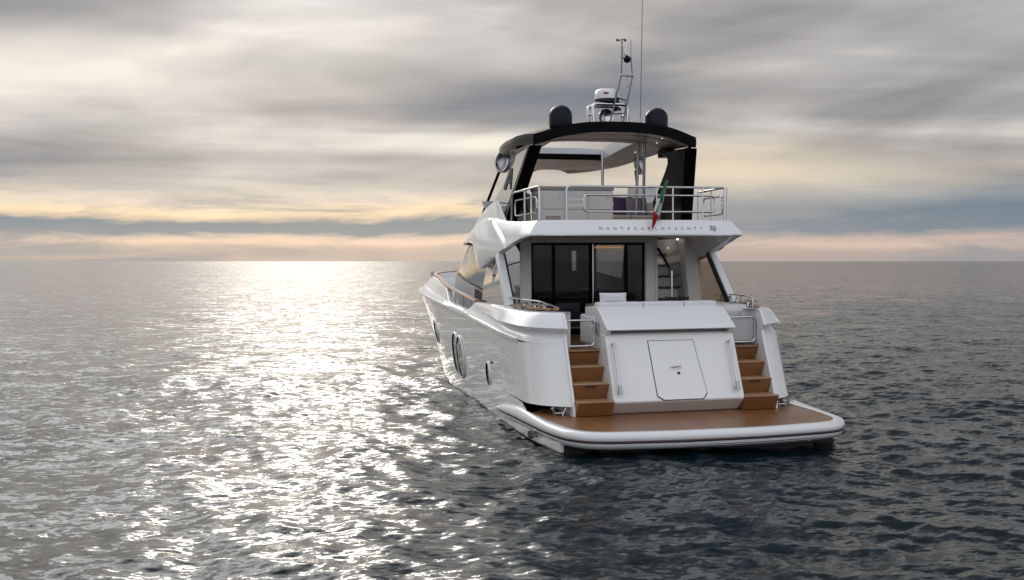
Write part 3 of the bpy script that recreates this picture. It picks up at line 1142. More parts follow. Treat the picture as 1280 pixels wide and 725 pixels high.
    # bolted vent in the aft face near the bottom of the lip
# starboard side locker in the cockpit
lk = MB()
lk.prism([(2.5, 1.6), (2.5, 2.25), (2.62, 2.36), (5.2, 2.36), (5.2, 1.6)], 'X', 1.45, 1.95)
lk.build('side_locker', 'grey', yacht, bevel=0.03, seg=3)
bw = MB()
for d in (-0.06, 0.06):
    bw.tube([(1.75 + d, 2.75, 2.36), (1.75 + d * 1.8, 2.72, 2.52)], 0.022, 8, r2=0.03)
bw.tube([(1.64, 2.74, 2.42), (1.86, 2.74, 2.42)], 0.018, 8)
bw.build('mooring_cleat', 'steel', yacht)

# ---- built-in cockpit bench
be = MB()
be.box(-TW + 0.02, TW - 0.02, 2.62, 3.25, 1.6, 2.03)
be.build('bench_base', 'gel_matt', yacht, bevel=0.02)
for x0, x1 in ((-1.22, -0.33), (-0.31, 0.50), (0.52, 1.18)):
    MB().box(x0, x1, 2.30, 2.60, 2.15, 2.452).build('bench_backrest', 'cushion', yacht, bevel=0.045, seg=4)
    MB().box(x0, x1, 2.62, 3.28, 2.035, 2.15).build('bench_seat', 'cushion', yacht, bevel=0.03, seg=3)
MB().box(-1.29, -1.13, 2.36, 3.3, 1.62, 2.2).build('bench_arm', 'cushion', yacht, bevel=0.06, seg=4)

# ---- aft bulkhead of the saloon
BY = 6.0
wl = MB()
wl.box(-1.82, -1.56, BY, BY + 0.1, 1.6, 3.72)
wl.build('bulkhead_panel', 'gel_matt', yacht, bevel=0.01)
MB().box(-1.56, 1.36, BY - 0.01, BY + 0.1, 3.64, 3.80).build('door_header', 'gel_matt', yacht)
MB().box(1.10, 1.34, BY - 0.03, BY + 0.6, 1.6, 3.64).build('bulkhead_panel', 'gel_matt', yacht, bevel=0.01)
# sliding doors
DXS = [(-1.56, -1.04), (-1.04, -0.17), (-0.17, 0.66), (0.66, 1.10)]
for i, (a, b) in enumerate(DXS):
    yy = BY + (0.06 if i % 2 else 0.02)
    f = MB()
    w = 0.045
    f.box(a, b, yy, yy + 0.035, 3.64 - w * 1.3, 3.64)
    f.box(a, b, yy, yy + 0.035, 1.61, 1.61 + w * 2)
    f.box(a, a + w, yy, yy + 0.035, 1.61 + w * 2, 3.64 - w * 1.3)
    f.box(b - w, b, yy, yy + 0.035, 1.61 + w * 2, 3.64 - w * 1.3)
    d = f.build('sliding_door', 'black', yacht, smooth=0)
    MB().box(a + w, b - w, yy + 0.012, yy + 0.02, 1.61 + w * 2, 3.64 - w * 1.3).build('pane', 'door_glass', d, smooth=0)
    if i == 2:
        h = MB()
        h.tube([(a + 0.02, yy - 0.05, 1.9), (a + 0.02, yy - 0.05, 3.6)], 0.02, 10)
        for z in (2.0, 2.75, 3.5):
            h.tube([(a + 0.02, yy - 0.05, z), (a + 0.02, yy, z)], 0.014, 8)
        h.build('door_handle', 'steel', d)

# ---- stairs up to the flybridge (starboard)
sw = MB()
sw.box(1.345, 1.40, BY - 0.02, 8.0, 1.6, 3.9)                       # inner side
sw.prism([(2.03, 3.72), (2.42, 3.72), (2.46, 1.6), (2.20, 1.6)], 'Y', BY - 0.03, BY + 0.12)
sw.prism([(2.04, 3.72), (2.07, 3.72), (2.24, 1.6), (2.20, 1.6)], 'Y', BY + 0.12, 8.0)
sw.box(1.40, 2.15, 7.9, 8.0, 1.6, 5.0)
sw.build('stairwell', 'gel_matt', yacht, bevel=0.006)
for i in range(7):
    z = 1.84 + i * 0.257
    y = 5.72 + i * 0.24
    rz = MB()
    rz.box(1.402, (min(2.16 if i < 4 else 2.28 - 0.035 * i, 2.035 + (3.72 - z) / 2.12 * 0.16)), y + 0.06, y + 0.09, z - 0.25, z - 0.04)
    t_ = MB()
    t_.box(1.402, (min(2.16 if i < 4 else 2.28 - 0.035 * i, 2.035 + (3.72 - z) / 2.12 * 0.16)), y, y + 0.30, z - 0.04, z)
    to = t_.build('stair_tread', 'wood_dark', yacht, bevel=0.006)
    rz.build('riser', 'gel_matt', to)
hr = MB()
hr.tube(round_path([(1.52, 5.45, 1.6), (1.52, 5.45, 3.02), (1.36, 5.85, 3.48)], 0.08), 0.024, 10)
hr.build('stair_handrail', 'steel', yacht)
MB().tube([(1.50, 5.50, 3.06), (1.352, 5.87, 3.50)], 0.032, 10).build('handrail_grip', 'rubber', yacht)
MB().lathe([(0.03, 0.0), (0.03, 0.012), (0.0, 0.013)], (1.62, 7.86, 3.45), 12, 'Y').build('stair_lamp', 'spot_lamp', yacht)
slp = bpy.data.lights.new('stair_lamp_light', 'POINT')
slp.energy = 3.5
slp.color = (1.0, 0.86, 0.7)
slp.shadow_soft_size = 0.05
slo = bpy.data.objects.new('stair_lamp_light', slp)
col.objects.link(slo)
slo.location = (1.66, 6.9, 3.7)
slo.parent = yacht

# ---- saloon house
HX = [(6.0, 2.08), (8, 2.11), (10, 2.11), (11.5, 2.06), (12.4, 1.98)]


def hx(y):
    return interp(y, HX)


hs = [6.1 + (12.4 - 6.1) * i / 14 for i in range(15)]
WIN_B = [(6.0, 2.34), (8.9, 2.58), (10.8, 2.74), (12.4, 2.90)]


def front_close(z, x13):
    return [(sxx * x13 * math.cos(a), 13.4 + 1.7 * math.sin(a), z) for sxx, a in ()]


for sx in (-1, 1):
    lowr = [[(sx * (hx(y) + 0.07), y, 1.6) for y in hs], [(sx * (hx(y) + 0.022), y, interp(y, WIN_B) - 0.02) for y in hs],
            [(sx * (hx(y) + 0.0), y, interp(y, WIN_B)) for y in hs]]
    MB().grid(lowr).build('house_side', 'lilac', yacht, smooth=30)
    # dark lower panel near the aft end
    dl = [[(sx * (hx(y) + 0.075), y, 1.78) for y in hs if y < 9.3], [(sx * (hx(y) + 0.066), y, interp(y, WIN_B) - 0.05) for y in hs if y < 9.3]]
    MB().grid(dl).build('side_panel', 'black', yacht, smooth=30)
    yt = lambda y, u: 6.1 + (y - 6.1) * (1 - 0.17 * u)
    gl = [[(sx * (hx(y) - 0.14 * u), yt(y, u), interp(y, WIN_B) * (1 - u) + 3.72 * u) for y in hs] for u in (0, 0.33, 0.66, 1.0)]
    MB().grid(gl).build('side_window', 'side_glass', yacht, smooth=60)
    # pillars between the panes
    for y in (8.3,):
        MB().tube([(sx * (hx(y) - 0.03), y, 2.5), (sx * (hx(y + .3) - 0.24), y + 0.3, 3.72)], 0.05, 6).build('window_pillar', 'black', yacht)
    MB().sweep([(sx * (hx(y) + 0.02), y, interp(y, WIN_B) + 0.01) for y in hs], [(-0.015, -0.015), (0.015, -0.015), (0.015, 0.015), (-0.015, 0.015)]).build('window_sill', 'rubber', yacht)
# rounded windscreen and coach front
ws_rows = []
for z, r, y0_, dyf in ((1.9, 2.0, 12.5, 3.6), (2.6, 2.0, 12.45, 3.3), (2.9, 1.975, 12.4, 3.0), (3.3, 1.92, 11.85, 2.6), (3.72, 1.86, 11.33, 2.2)):
    ws_rows.append([(r * math.cos(a), y0_ + dyf * math.sin(a), z) for a in [math.pi * k / 20 for k in range(21)]])
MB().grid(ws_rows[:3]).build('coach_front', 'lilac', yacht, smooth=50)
MB().grid(ws_rows[2:]).build('windscreen', 'side_glass', yacht, smooth=50)
# brow over the windscreen closing the flybridge shell
rows = []
for r, y0_, dyf, z in ((1.70, 11.4, 2.1, 3.67), (1.98, 11.6, 2.45, 3.68), (1.97, 11.6, 2.43, 3.71), (1.84, 11.55, 2.2, 3.77), (1.80, 11.2, 1.6, 3.90), (1.75, 10.7, 1.2, 4.02)):
    rows.append([(r * math.cos(a), y0_ + dyf * math.sin(a), z) for a in [math.pi * k / 20 for k in range(21)]])
MB().grid(rows).build('windscreen_brow', 'gel', yacht, smooth=40)
# interior
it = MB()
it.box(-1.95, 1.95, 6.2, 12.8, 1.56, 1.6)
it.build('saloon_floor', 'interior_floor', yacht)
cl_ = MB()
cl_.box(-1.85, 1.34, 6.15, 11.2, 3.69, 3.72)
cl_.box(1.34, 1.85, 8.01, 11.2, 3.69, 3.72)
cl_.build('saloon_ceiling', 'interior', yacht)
for x0, x1, y0_, y1_, z_ in ((-1.9, -1.2, 7.2, 9.6, 2.35), (0.9, 1.9, 8.4, 10.4, 2.5), (-1.8, -0.2, 10.6, 11.2, 2.75), (-1.5, 1.7, 12.0, 12.3, 2.8)):
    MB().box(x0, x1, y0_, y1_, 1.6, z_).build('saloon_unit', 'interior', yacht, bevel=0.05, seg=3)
fbk = MB()  # dark wall added to block the windscreen sky, slot left for a sliver
fbk.box(-1.78, 1.08, 11.7, 11.76, 1.6, 3.7)
fbk.box(1.08, 1.22, 11.7, 11.76, 1.6, 2.95)
fbk.box(1.08, 1.22, 11.7, 11.76, 3.5, 3.7)
fbk.box(1.22, 1.80, 11.7, 11.76, 1.6, 3.7)
fbk.build('blocking_wall', 'interior', yacht)
for sx in (-1, 1):  # dark panels added behind the side glass to block light showing through
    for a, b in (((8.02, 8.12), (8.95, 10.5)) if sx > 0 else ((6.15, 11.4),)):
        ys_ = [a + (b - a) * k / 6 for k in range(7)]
        MB().grid([[(sx * (hx(y) - 0.03 - 0.14 * u), 6.1 + (y - 6.1) * (1 - 0.17 * u), 2.3 * (1 - u) + 3.7 * u) for y in ys_] for u in (0, 0.5, 1.0)]).build('window_blackout', 'interior', yacht)
MB().box(-0.25, 0.75, 7.6, 8.5, 2.28, 2.33).build('saloon_table', 'wood_dark', yacht, bevel=0.01)
for x, y in ((0.60, 7.6), (0.98, 7.7)):
    MB().box(x - 0.16, x + 0.16, y, y + 0.05, 3.53, 3.565).build('ceiling_lamp', 'warm_lamp', yacht)

# ---- flybridge: one sculpted shell round the sides and the stern
EAVE = [  # y, bottom x, bottom z, top x, top z
    (3.42, 2.27, 3.73, 2.05, 4.05), (4.0, 2.36, 3.64, 2.13, 4.05), (4.7, 2.43, 3.50, 2.19, 4.06), (5.3, 2.47, 3.37, 2.24, 4.09), (5.9, 2.50, 3.25, 2.28, 4.14),
    (6.5, 2.51, 3.13, 2.30, 4.20), (6.9, 2.51, 3.06, 2.30, 4.22), (7.2, 2.50, 3.06, 2.30, 4.23), (7.6, 2.48, 3.33, 2.29, 4.22), (8.0, 2.46, 3.58, 2.27, 4.20), (8.5, 2.43, 3.67, 2.24, 4.16),
    (9.2, 2.37, 3.69, 2.18, 4.09), (10.0, 2.28, 3.69, 2.10, 3.99), (10.7, 2.18, 3.69, 2.00, 3.89), (11.2, 2.09, 3.68, 1.92, 3.82), (11.6, 1.98, 3.68, 1.84, 3.76)]


def eave(y):
    return tuple(interp(y, [(e[0], e[k]) for e in EAVE]) for k in (1, 2, 3, 4))


def shell_x(y, u):
    """half width of the shell skin at height fraction u"""
    bx, bz, tx, tz = eave(y)
    hb_ = math.exp(-((y - 7.0) / 1.6) ** 2)              # the haunch over the quarter
    return bx + (tx - bx) * u ** (1 + 0.7 * hb_) + math.sin(math.pi * u) * (0.035 + 0.05 * hb_)


def shell_prof(y, sx):
    bx, bz, tx, tz = eave(y)
    h = tz - bz
    pts = [(bx - 0.16, bz + 0.05), (bx - 0.03, bz), (bx + 0.005, bz + 0.03)]
    for u in (0.12, 0.25, 0.4, 0.55, 0.7, 0.82, 0.91, 0.97):
        pts.append((shell_x(y, u), bz + h * u))
    pts += [(tx + 0.0, tz - 0.008), (tx - 0.04, tz), (tx - 0.13, tz), (tx - 0.15, tz - 0.03), (tx - 0.17, 3.95 if tz > 4.0 else tz - 0.08)]
    return [(sx * x, y, z) for x, z in pts]


def resample(pts, n):
    pts = [Vector(p) for p in pts]
    L = [0]
    for a, b in zip(pts[:-1], pts[1:]):
        L.append(L[-1] + (b - a).length)
    out = []
    for k in range(n):
        d = L[-1] * k / (n - 1)
        i = max(q for q in range(len(L)) if L[q] <= d + 1e-9)
        i = min(i, len(pts) - 2)
        u = (d - L[i]) / max(1e-9, L[i + 1] - L[i])
        out.append(pts[i].lerp(pts[i + 1], min(1, u)))
    return out


def mitre(sx):
    return [(sx * x, y, z) for x, y, z in ((2.12, 3.62, 3.76), (2.25, 3.46, 3.727), (2.275, 3.425, 3.745), (2.26, 3.435, 3.775), (2.19, 3.49, 3.87), (2.12, 3.54, 3.97), (2.07, 3.58, 4.035), (2.05, 3.60, 4.05), (1.95, 3.69, 4.05), (1.93, 3.71, 4.03), (1.91, 3.73, 3.95))]


ysh = [3.42 + (11.6 - 3.42) * (i / 60) for i in range(61)]
for sx in (-1, 1):
    MB().grid([resample(mitre(sx), 30)] + [resample(shell_prof(y, sx), 30) for y in ysh if y > 3.9]).build('flybridge_side', 'gel', yacht, smooth=38)
# raised band on the side, curving down to the pillar
for sx in (-1, 1):
    rows = []
    for k in range(17):
        u = 0.03 + 0.93 * k / 16
        y = 4.95 + 0.35 * u + 1.35 * u ** 3
        row = []
        for dy, lift in ((-0.26, -0.01), (-0.17, 0.028), (0.0, 0.036), (0.17, 0.028), (0.26, -0.01)):
            yy = y + dy
            bx, bz, tx, tz = eave(yy)
            row.append((sx * (shell_x(yy, u) + lift), yy, bz + (tz - bz) * u + (lift * 0.5 if u > 0.7 else 0)))
        rows.append(row)
    MB().grid(rows).build('side_band', 'gel', yacht, smooth=50)
# cheek plates that rise to the foot of the hardtop legs
for sx in (-1, 1):
    top_ = [(5.72, 4.09), (6.0, 4.30), (6.3, 4.52), (6.5, 4.60), (6.8, 4.58), (7.6, 4.48), (8.5, 4.36), (9.4, 4.21), (10.2, 4.05), (10.9, 3.90)]
    rows = []
    for y, z in top_:
        tx = eave(y)[2] - 0.02
        rows.append([(sx * (tx + 0.005), y, 3.85), (sx * (tx - 0.045), y, z - 0.02), (sx * (tx - 0.055), y, z), (sx * (tx - 0.085), y, z), (sx * (tx - 0.10), y, z - 0.02), (sx * (tx - 0.14), y, 3.85)])
    ck = MB()
    ck.grid(rows)
    ck.f.append(tuple(range(6)))
    ck.build('flybridge_cheek', 'gel', yacht, smooth=40)
# stern coaming between the sides
rows = []
prof_a = [(0.20, 3.755), (0.05, 3.725), (0.0, 3.735), (0.0, 3.77), (0.05, 3.87), (0.10, 3.96), (0.13, 4.03), (0.16, 4.05), (0.28, 4.05), (0.30, 4.03), (0.32, 3.95)]
for k in range(25):
    u = (-1 + 2 * k / 24) * 1.0
    yb = 3.22 + 0.2 * abs(u) ** 2.2
    row = []
    for o, z in prof_a:
        f = (z - 3.73) / 0.32
        hw = 2.27 + (2.05 - 2.27) * f
        row.append((u * hw, yb + o, z))
    rows.append(row)
MB().grid([resample(mitre(-1), 30)] + [resample(r, 30) for r in rows[1:-1]] + [resample(mitre(1), 30)]).build('flybridge_stern', 'gel', yacht, smooth=38)
# deck of the flybridge and the cockpit ceiling
fd = MB()
pl = [(eave(y)[2] - 0.1, y) for y in ysh if 3.5 < y < 11.5]
outl = [(x, y) for x, y in pl] + [(-x, y) for x, y in pl[::-1]]
def edge_x(y):
    return eave(y)[2] - 0.1
SX0, SX1, SY0, SY1 = 1.40, 2.12, 6.05, 7.75
cuts = [3.62 + (11.4 - 3.62) * k / 24 for k in range(25)] + [SY0, SY1]
cuts = sorted(set(cuts))
for a, b in zip(cuts[:-1], cuts[1:]):
    xa, xb = edge_x(a), edge_x(b)
    if SY0 - 1e-6 <= a and b <= SY1 + 1e-6:
        fd.prism([(-xa, a), (SX0, a), (SX0, b), (-xb, b)], 'Z', 3.86, 3.955)
    else:
        fd.prism([(-xa, a), (xa, a), (xb, b), (-xb, b)], 'Z', 3.86, 3.955)
fd.build('flybridge_deck', 'teak', yacht, smooth=0)
cs_ = MB()
pl2 = [(eave(y)[0] - 0.14, y) for y in (3.5, 4, 4.6, 5.2, 5.6, 6.2)]
rows = []
for x, y in pl2:
    bz = eave(y)[1]
    rows.append([(-x, y, bz + 0.06), (-x + 0.25, y, 3.72), (-1.4, y, 3.765), (0, y, 3.765), (1.4, y, 3.765), (x - 0.25, y, 3.72), (x, y, bz + 0.06)])
cs_.grid(rows)
cs_.build('cockpit_ceiling', 'gel_matt', yacht, smooth=30)

# lettering on the stern coaming
def text_part(s, name, size, loc, rot, mat, parent, space=1.0, extrude=0.004):
    cu = bpy.data.curves.new(name, 'FONT')
    cu.body = s
    cu.size = size
    cu.space_character = space
    cu.extrude = extrude
    cu.align_x = 'CENTER'
    cu.align_y = 'CENTER'
    tmp = bpy.data.objects.new(name + '_curve', cu)
    col.objects.link(tmp)
    dg = bpy.context.evaluated_depsgraph_get()
    dg.update()
    me = bpy.data.meshes.new_from_object(tmp.evaluated_get(dg))
    me.name = name
    bpy.data.objects.remove(tmp)
    me.materials.clear()
    me.materials.append(M[mat])
    o = bpy.data.objects.new(name, me)
    col.objects.link(o)
    o.location = loc
    o.rotation_euler = rot
    o.parent = parent
    return o


tilt = R(90) - math.atan2(0.09, 0.19)
for k, chr_ in enumerate('MONTECARLOYACHTS'):
    lx = -0.84 + k * 0.143
    u_ = abs(lx) / 2.15
    text_part(chr_, 'letter', 0.095, (lx, 3.268 + 0.2 * u_ ** 2.2, 3.865), (tilt, 0, 0), 'letter', yacht)
text_part('70', 'number', 0.15, (1.56, 3.335, 3.875), (tilt, 0, R(4)), 'letter', yacht, space=0.95)

# pillars and wing glass at the cockpit sides
for sx in (-1, 1):
    MB().slab([(sx * 2.345, 5.28, 3.40), (sx * 2.345, 5.46, 3.36), (sx * 2.375, 4.46, 2.30), (sx * 2.375, 4.26, 2.34)], (sx * 0.165, 0, 0)).build('side_pillar', 'gel', yacht, bevel=0.015)
    MB().slab([(sx * 2.31, 5.30, 3.40), (sx * 2.31, 5.44, 3.37), (sx * 2.34, 4.44, 2.32), (sx * 2.34, 4.28, 2.35)], (sx * 0.034, 0, 0)).build('pillar_seal', 'rubber', yacht)
    rows = []
    for k in range(9):
        u = k / 8
        ya, yb = 4.45 + (5.45 - 4.45) * u, 6.98 + (7.12 - 6.98) * u
        za, zb_ = 2.30 + (3.36 - 2.30) * u, 2.24 + (3.08 - 2.24) * u
        rows.append([(sx * (2.47 - 0.03 * u - 0.11 * u * u), ya + (yb - ya) * v, za + (zb_ - za) * v) for v in [q / 6 for q in range(7)]])
    MB().grid(rows).build('wing_window', 'wing_glass', yacht, smooth=60, out=(sx, 0, 0))
    # sill the glass stands on
    MB().slab([(sx * 2.30, 4.1, 2.29), (sx * 2.52, 4.1, 2.29), (sx * 2.56, 7.1, 2.26), (sx * 2.34, 7.1, 2.26)], (0, 0, 0.035)).build('glass_sill', 'gel', yacht, bevel=0.01)
# corner window on the port bulkhead
MB().prism([(-2.44, 2.3), (-1.82, 2.3), (-1.82, 3.42), (-1.9, 3.56), (-2.0, 3.62), (-2.12, 3.6), (-2.44, 3.4)], 'Y', BY + 0.01, BY + 0.03).build('corner_window', 'wing_glass', yacht, smooth=0)
MB().tube([(-2.42, BY, 2.92), (-2.25, BY, 3.05), (-2.05, BY, 3.16), (-1.82, BY, 3.22)], 0.014, 6).build('corner_trim', 'black', yacht)
MB().box(-2.42, -1.83, BY + 0.06, BY + 0.1, 1.6, 3.72).build('corner_backing', 'interior', yacht)
MB().box(-2.45, -1.82, BY, BY + 0.05, 1.6, 2.3).build('bulkhead_panel', 'grey', yacht)

# ---- flybridge rails
zt, zm, zb = 4.72, 4.55, 4.22
ra = MB()
YR = 3.58
ra.tube(round_path([(-1.46, YR, 4.04), (-1.46, YR, zt), (1.93, YR + .04, zt), (2.05, 5.1, zt), ], 0.1), 0.024, 10)
ra.tube(round_path([(-1.10, YR, zm), (-1.10, YR, zb), (1.72, YR + .03, zb), (1.72, YR + .03, zm)], 0.09, 5, True), 0.02, 8, closed=True)
for z in (4.46, 4.34):
    ra.tube([(-1.46, YR, z), (-1.10, YR, z)], 0.012, 6)
for x in (0.45, 0.80, 1.45, 1.93):
    ra.tube([(x, YR + 0.02, 4.04), (x, YR + 0.02, zt)], 0.022 if x > 1.9 else 0.016, 8)
ra.tube(round_path([(2.0, 3.85, 4.56), (2.0, 3.85, 4.18), (2.04, 4.9, 4.18), (2.04, 4.9, 4.56)], 0.09, 5, True), 0.018, 8, closed=True)
for y in (3.62, 4.4, 5.1):
    ra.tube([(2.0, y, 4.04), (2.0, y, zt)], 0.018, 8)
for z in (4.28, 4.36, 4.46):
    ra.tube([(1.97, 3.62, z), (2.0, 3.87, z)], 0.011, 6)
ra.build('flybridge_rail', 'steel', yacht)
rp = MB()
rp.tube(round_path([(-2.02, YR, 4.04), (-2.02, YR, zt), (-2.1, 5.5, zt - 0.03), (-2.1, 5.62, 4.1)], 0.1), 0.022, 10)
rp.tube(round_path([(-2.03, 3.75, 4.52), (-2.03, 3.75, 4.2), (-2.09, 5.3, 4.2), (-2.09, 5.3, 4.52)], 0.09, 5, True), 0.018, 8, closed=True)
rp.tube([(-2.06, 4.6, 4.04), (-2.06, 4.6, zt - 0.02)], 0.018, 8)
for z in (4.3, 4.42):
    rp.tube([(-2.02, YR, z), (-2.03, 3.75, z)], 0.011, 6)
rp.build('flybridge_rail', 'steel', yacht)

# ---- wet bar on the flybridge
bar = empty('wet_bar')
bar.parent = yacht
MB().box(-1.64, -0.02, 4.95, 5.65, 3.95, 4.73).build('cabinet', 'grey', bar, bevel=0.008)
for x0, x1 in ((-1.58, -1.13), (-1.09, -0.60), (-0.56, -0.06)):
    MB().box(x0, x1, 4.932, 4.95, 4.33, 4.69).build('cabinet_door', 'grey', bar, bevel=0.005)
    MB().box(x0, x1, 4.932, 4.95, 3.98, 4.31).build('cabinet_door', 'grey', bar, bevel=0.005)
    MB().lathe([(0.018, 0.0), (0.018, 0.012), (0.0, 0.013)], (x1 - 0.09, 4.92, 4.58), 12, 'Y').build('latch', 'dull_steel', bar)
vt = MB()
for k in range(5):
    vt.box(-1.52, -1.2, 4.922, 4.932, 4.05 + k * 0.03, 4.065 + k * 0.03)
vt.build('vent', 'top_grey', bar)
vs_ = MB()
for k in range(6):
    vs_.box(-1.655, -1.64, 5.05, 5.5, 4.38 + k * 0.05, 4.40 + k * 0.05)
vs_.build('side_grille', 'top_grey', bar)
MB().box(-1.66, 0.0, 4.93, 5.68, 4.735, 4.81).build('counter', 'top_grey', bar, bevel=0.006)

# ---- fixed seats on the flybridge
sf = MB()
sf.box(0.30, 1.38, 6.2, 7.0, 3.956, 4.18)
sfo = sf.build('settee', 'gel_matt', yacht, bevel=0.03)
MB().box(0.31, 0.84, 6.19, 6.82, 4.182, 4.27).build('seat_pad', 'fabric_beige', sfo, bevel=0.03, seg=3)
MB().box(0.86, 1.37, 6.19, 6.82, 4.182, 4.27).build('seat_pad', 'fabric_beige', sfo, bevel=0.03, seg=3)
MB().box(0.31, 1.22, 6.84, 7.0, 4.19, 4.52).build('back_pad', 'fabric_beige', sfo, bevel=0.05, seg=3)
MB().box(1.24, 1.39, 6.19, 7.0, 4.28, 4.55).build('back_pad', 'fabric_beige', sfo, bevel=0.05, seg=3)
ps_ = MB()
ps_.box(-1.95, -1.45, 6.4, 7.0, 3.95, 4.3)
pso = ps_.build('helm_seat', 'gel_matt', yacht, bevel=0.03)
MB().box(-1.95, -1.45, 6.42, 6.6, 4.3, 4.75).build('back_pad', 'fabric_mauve', pso, bevel=0.05, seg=3)

# ---- hardtop
def ht_w(y):
    return interp(y, [(4.6, 1.72), (4.9, 1.80), (6.5, 1.86), (8, 1.78), (9, 1.58), (9.6, 1.25), (9.95, 0.85), (10.1, 0.5)])


def ht_z(y):
    return interp(y, [(4.6, 6.15), (5.5, 6.20), (7, 6.17), (8.5, 6.06), (9.4, 5.94), (10.1, 5.80)])


def ht_drop(u, y=4.8):
    return interp(y, [(5, 0.27), (8.5, 0.12)]) * abs(u) ** 2.6


def ht_edge_y(y, u):
    return y - 0.0 + 0.16 * abs(u) ** 2.5 if y < 5 else y


OPX, OPY0, OPY1 = 0.98, 6.45, 8.75
yh = [4.62, 4.72, 4.9, 5.3, 5.8, 6.3, OPY0, 7.2, 7.7, 8.2, OPY1, 9.1, 9.4, 9.65, 9.85, 10.0, 10.1]
NU = 24


def ht_us(y):
    w = ht_w(y)
    a = OPX / w if w > OPX + 0.1 else 0.6
    left = [-1 + (1 - a) * k / 7 for k in range(8)]
    mid = [-a + 2 * a * k / 10 for k in range(1, 10)]
    return left + mid + [-q for q in left[::-1]]


def ht_surface(dz, inset=0.0):
    rows = []
    for y in yh:
        w = ht_w(y) - inset
        rows.append([(u * w, ht_edge_y(y, u), ht_z(y) - ht_drop(u, y) + dz(y, u)) for u in ht_us(y)])
    return rows


def ht_faces(rows):
    nu = len(rows[0])
    fs = []
    for i in range(len(rows) - 1):
        for k in range(nu - 1):
            if OPY0 - 0.01 < yh[i] < OPY1 - 0.01 and 7 <= k < nu - 8:
                continue
            fs.append((i * nu + k, i * nu + k + 1, (i + 1) * nu + k + 1, (i + 1) * nu + k))
    return fs


th = lambda y: interp(y, [(4.6, 0.20), (6, 0.24), (8.7, 0.30), (10.1, 0.20)])
top = ht_surface(lambda y, u: 0.0)
bot = ht_surface(lambda y, u: -th(y) * (1 - 0.12 * abs(u)))
nu = len(top[0])
hm = MB()
hm.add([p for r in top for p in r], ht_faces(top))
# outer rim: aft edge, sides, front
def rim_strip(a, b):
    hm.grid([a, b])
mid = ht_surface(lambda y, u: -th(y) * 0.5, -0.03)
aft = lambda rows: rows[0]
rim_strip(top[0], bot[0])
rim_strip(top[-1], bot[-1])
for k in (0, -1):
    rim_strip([r[k] for r in top], [r[k] for r in mid])
    rim_strip([r[k] for r in mid], [r[k] for r in bot])
hardtop = hm.build('hardtop', 'black', yacht, smooth=45)
vp = [(-ht_w(y) - 0.0, y, ht_z(y) - ht_drop(1, y)) for y in (6.2, 5.8, 5.4, 5.1)]
vp += [(u * (1.80 if abs(u) > 0.99 else 1.765), 4.60 + 0.2 * abs(u) ** 3, 6.15 - ht_drop(u)) for u in [-1 + 2 * k / 28 for k in range(29)]]
vp += [(-x, y, z) for x, y, z in vp[3::-1]]
MB().sweep(vp, [(-0.022, -0.215), (0.022, -0.215), (0.03, -0.1), (0.022, 0.005), (-0.022, 0.012)]).build('roof_valance', 'black', hardtop, smooth=40)
hc = MB()
hc.add([(p[0], p[1], p[2] - 0.001) for r in bot for p in r], ht_faces(bot))
# opening liner
i0, i1 = yh.index(OPY0), yh.index(OPY1)
for k in (7, nu - 8):
    hc.grid([[top[i][k] for i in range(i0, i1 + 1)], [bot[i][k] for i in range(i0, i1 + 1)]])
for i in (i0, i1):
    hc.grid([top[i][7:nu - 7], bot[i][7:nu - 7]])
hc.build('headliner', 'soffit', hardtop, smooth=45)
# black crossbar at the front of the opening
MB().box(-OPX, OPX, OPY1 - 0.14, OPY1 - 0.02, ht_z(OPY1) - 0.30, ht_z(OPY1) - 0.16).build('crossbar', 'black', hardtop, bevel=0.02)
# panel joints across the headliner
pj_ = MB()
for y in (5.35, 6.1):
    pj_.tube([(u * (ht_w(y) - 0.15), y, ht_z(y) - ht_drop(u, y) - th(y) * (1 - 0.12 * abs(u)) - 0.002) for u in [-1 + 2 * k / 20 for k in range(21)]], 0.006, 5)
pj_.build('panel_joint', 'top_grey', hardtop)
for x, y in ((-1.2, 5.2), (1.2, 5.2), (1.35, 5.9), (1.4, 6.9), (1.38, 7.4)):
    u = x / ht_w(y)
    z = ht_z(y) - ht_drop(u, y) - th(y) * (1 - 0.12 * abs(u)) - 0.012
    MB().lathe([(0.018, 0.0), (0.018, 0.02), (0.0, 0.02)], (x, y, z), 12).build('spotlight', 'spot_lamp', hardtop)
# rounded chromed end of the brow, each side
for sx in (-1, 1):
    c0 = Vector((sx * 1.76, 8.0, 5.60))
    nrm = Vector((sx * 0.80, -0.58, 0.12)).normalized()
    ax = Vector((0, 0, 1)).cross(nrm).normalized()
    up_ = nrm.cross(ax)

    def brow_ring(k, off):
        return [c0 + ax * (0.20 * k * math.cos(a)) + up_ * ((0.25 + 0.03 * math.cos(a)) * k * math.sin(a)) + nrm * off for a in [2 * math.pi * q / 28 for q in range(28)]]
    br_ = MB()
    br_.grid([brow_ring(0.6, -0.16), brow_ring(1.0, -0.12), brow_ring(1.05, -0.05), brow_ring(1.0, 0.0), brow_ring(0.9, 0.0), brow_ring(0.8, -0.05), brow_ring(0.45, -0.09), brow_ring(0.02, -0.10)], True)
    b = br_.build('brow_end', 'dull_steel', hardtop, smooth=50)
    MB().tube(brow_ring(0.98, 0.0), 0.024, 8, closed=True).build('brow_trim', 'steel', b)

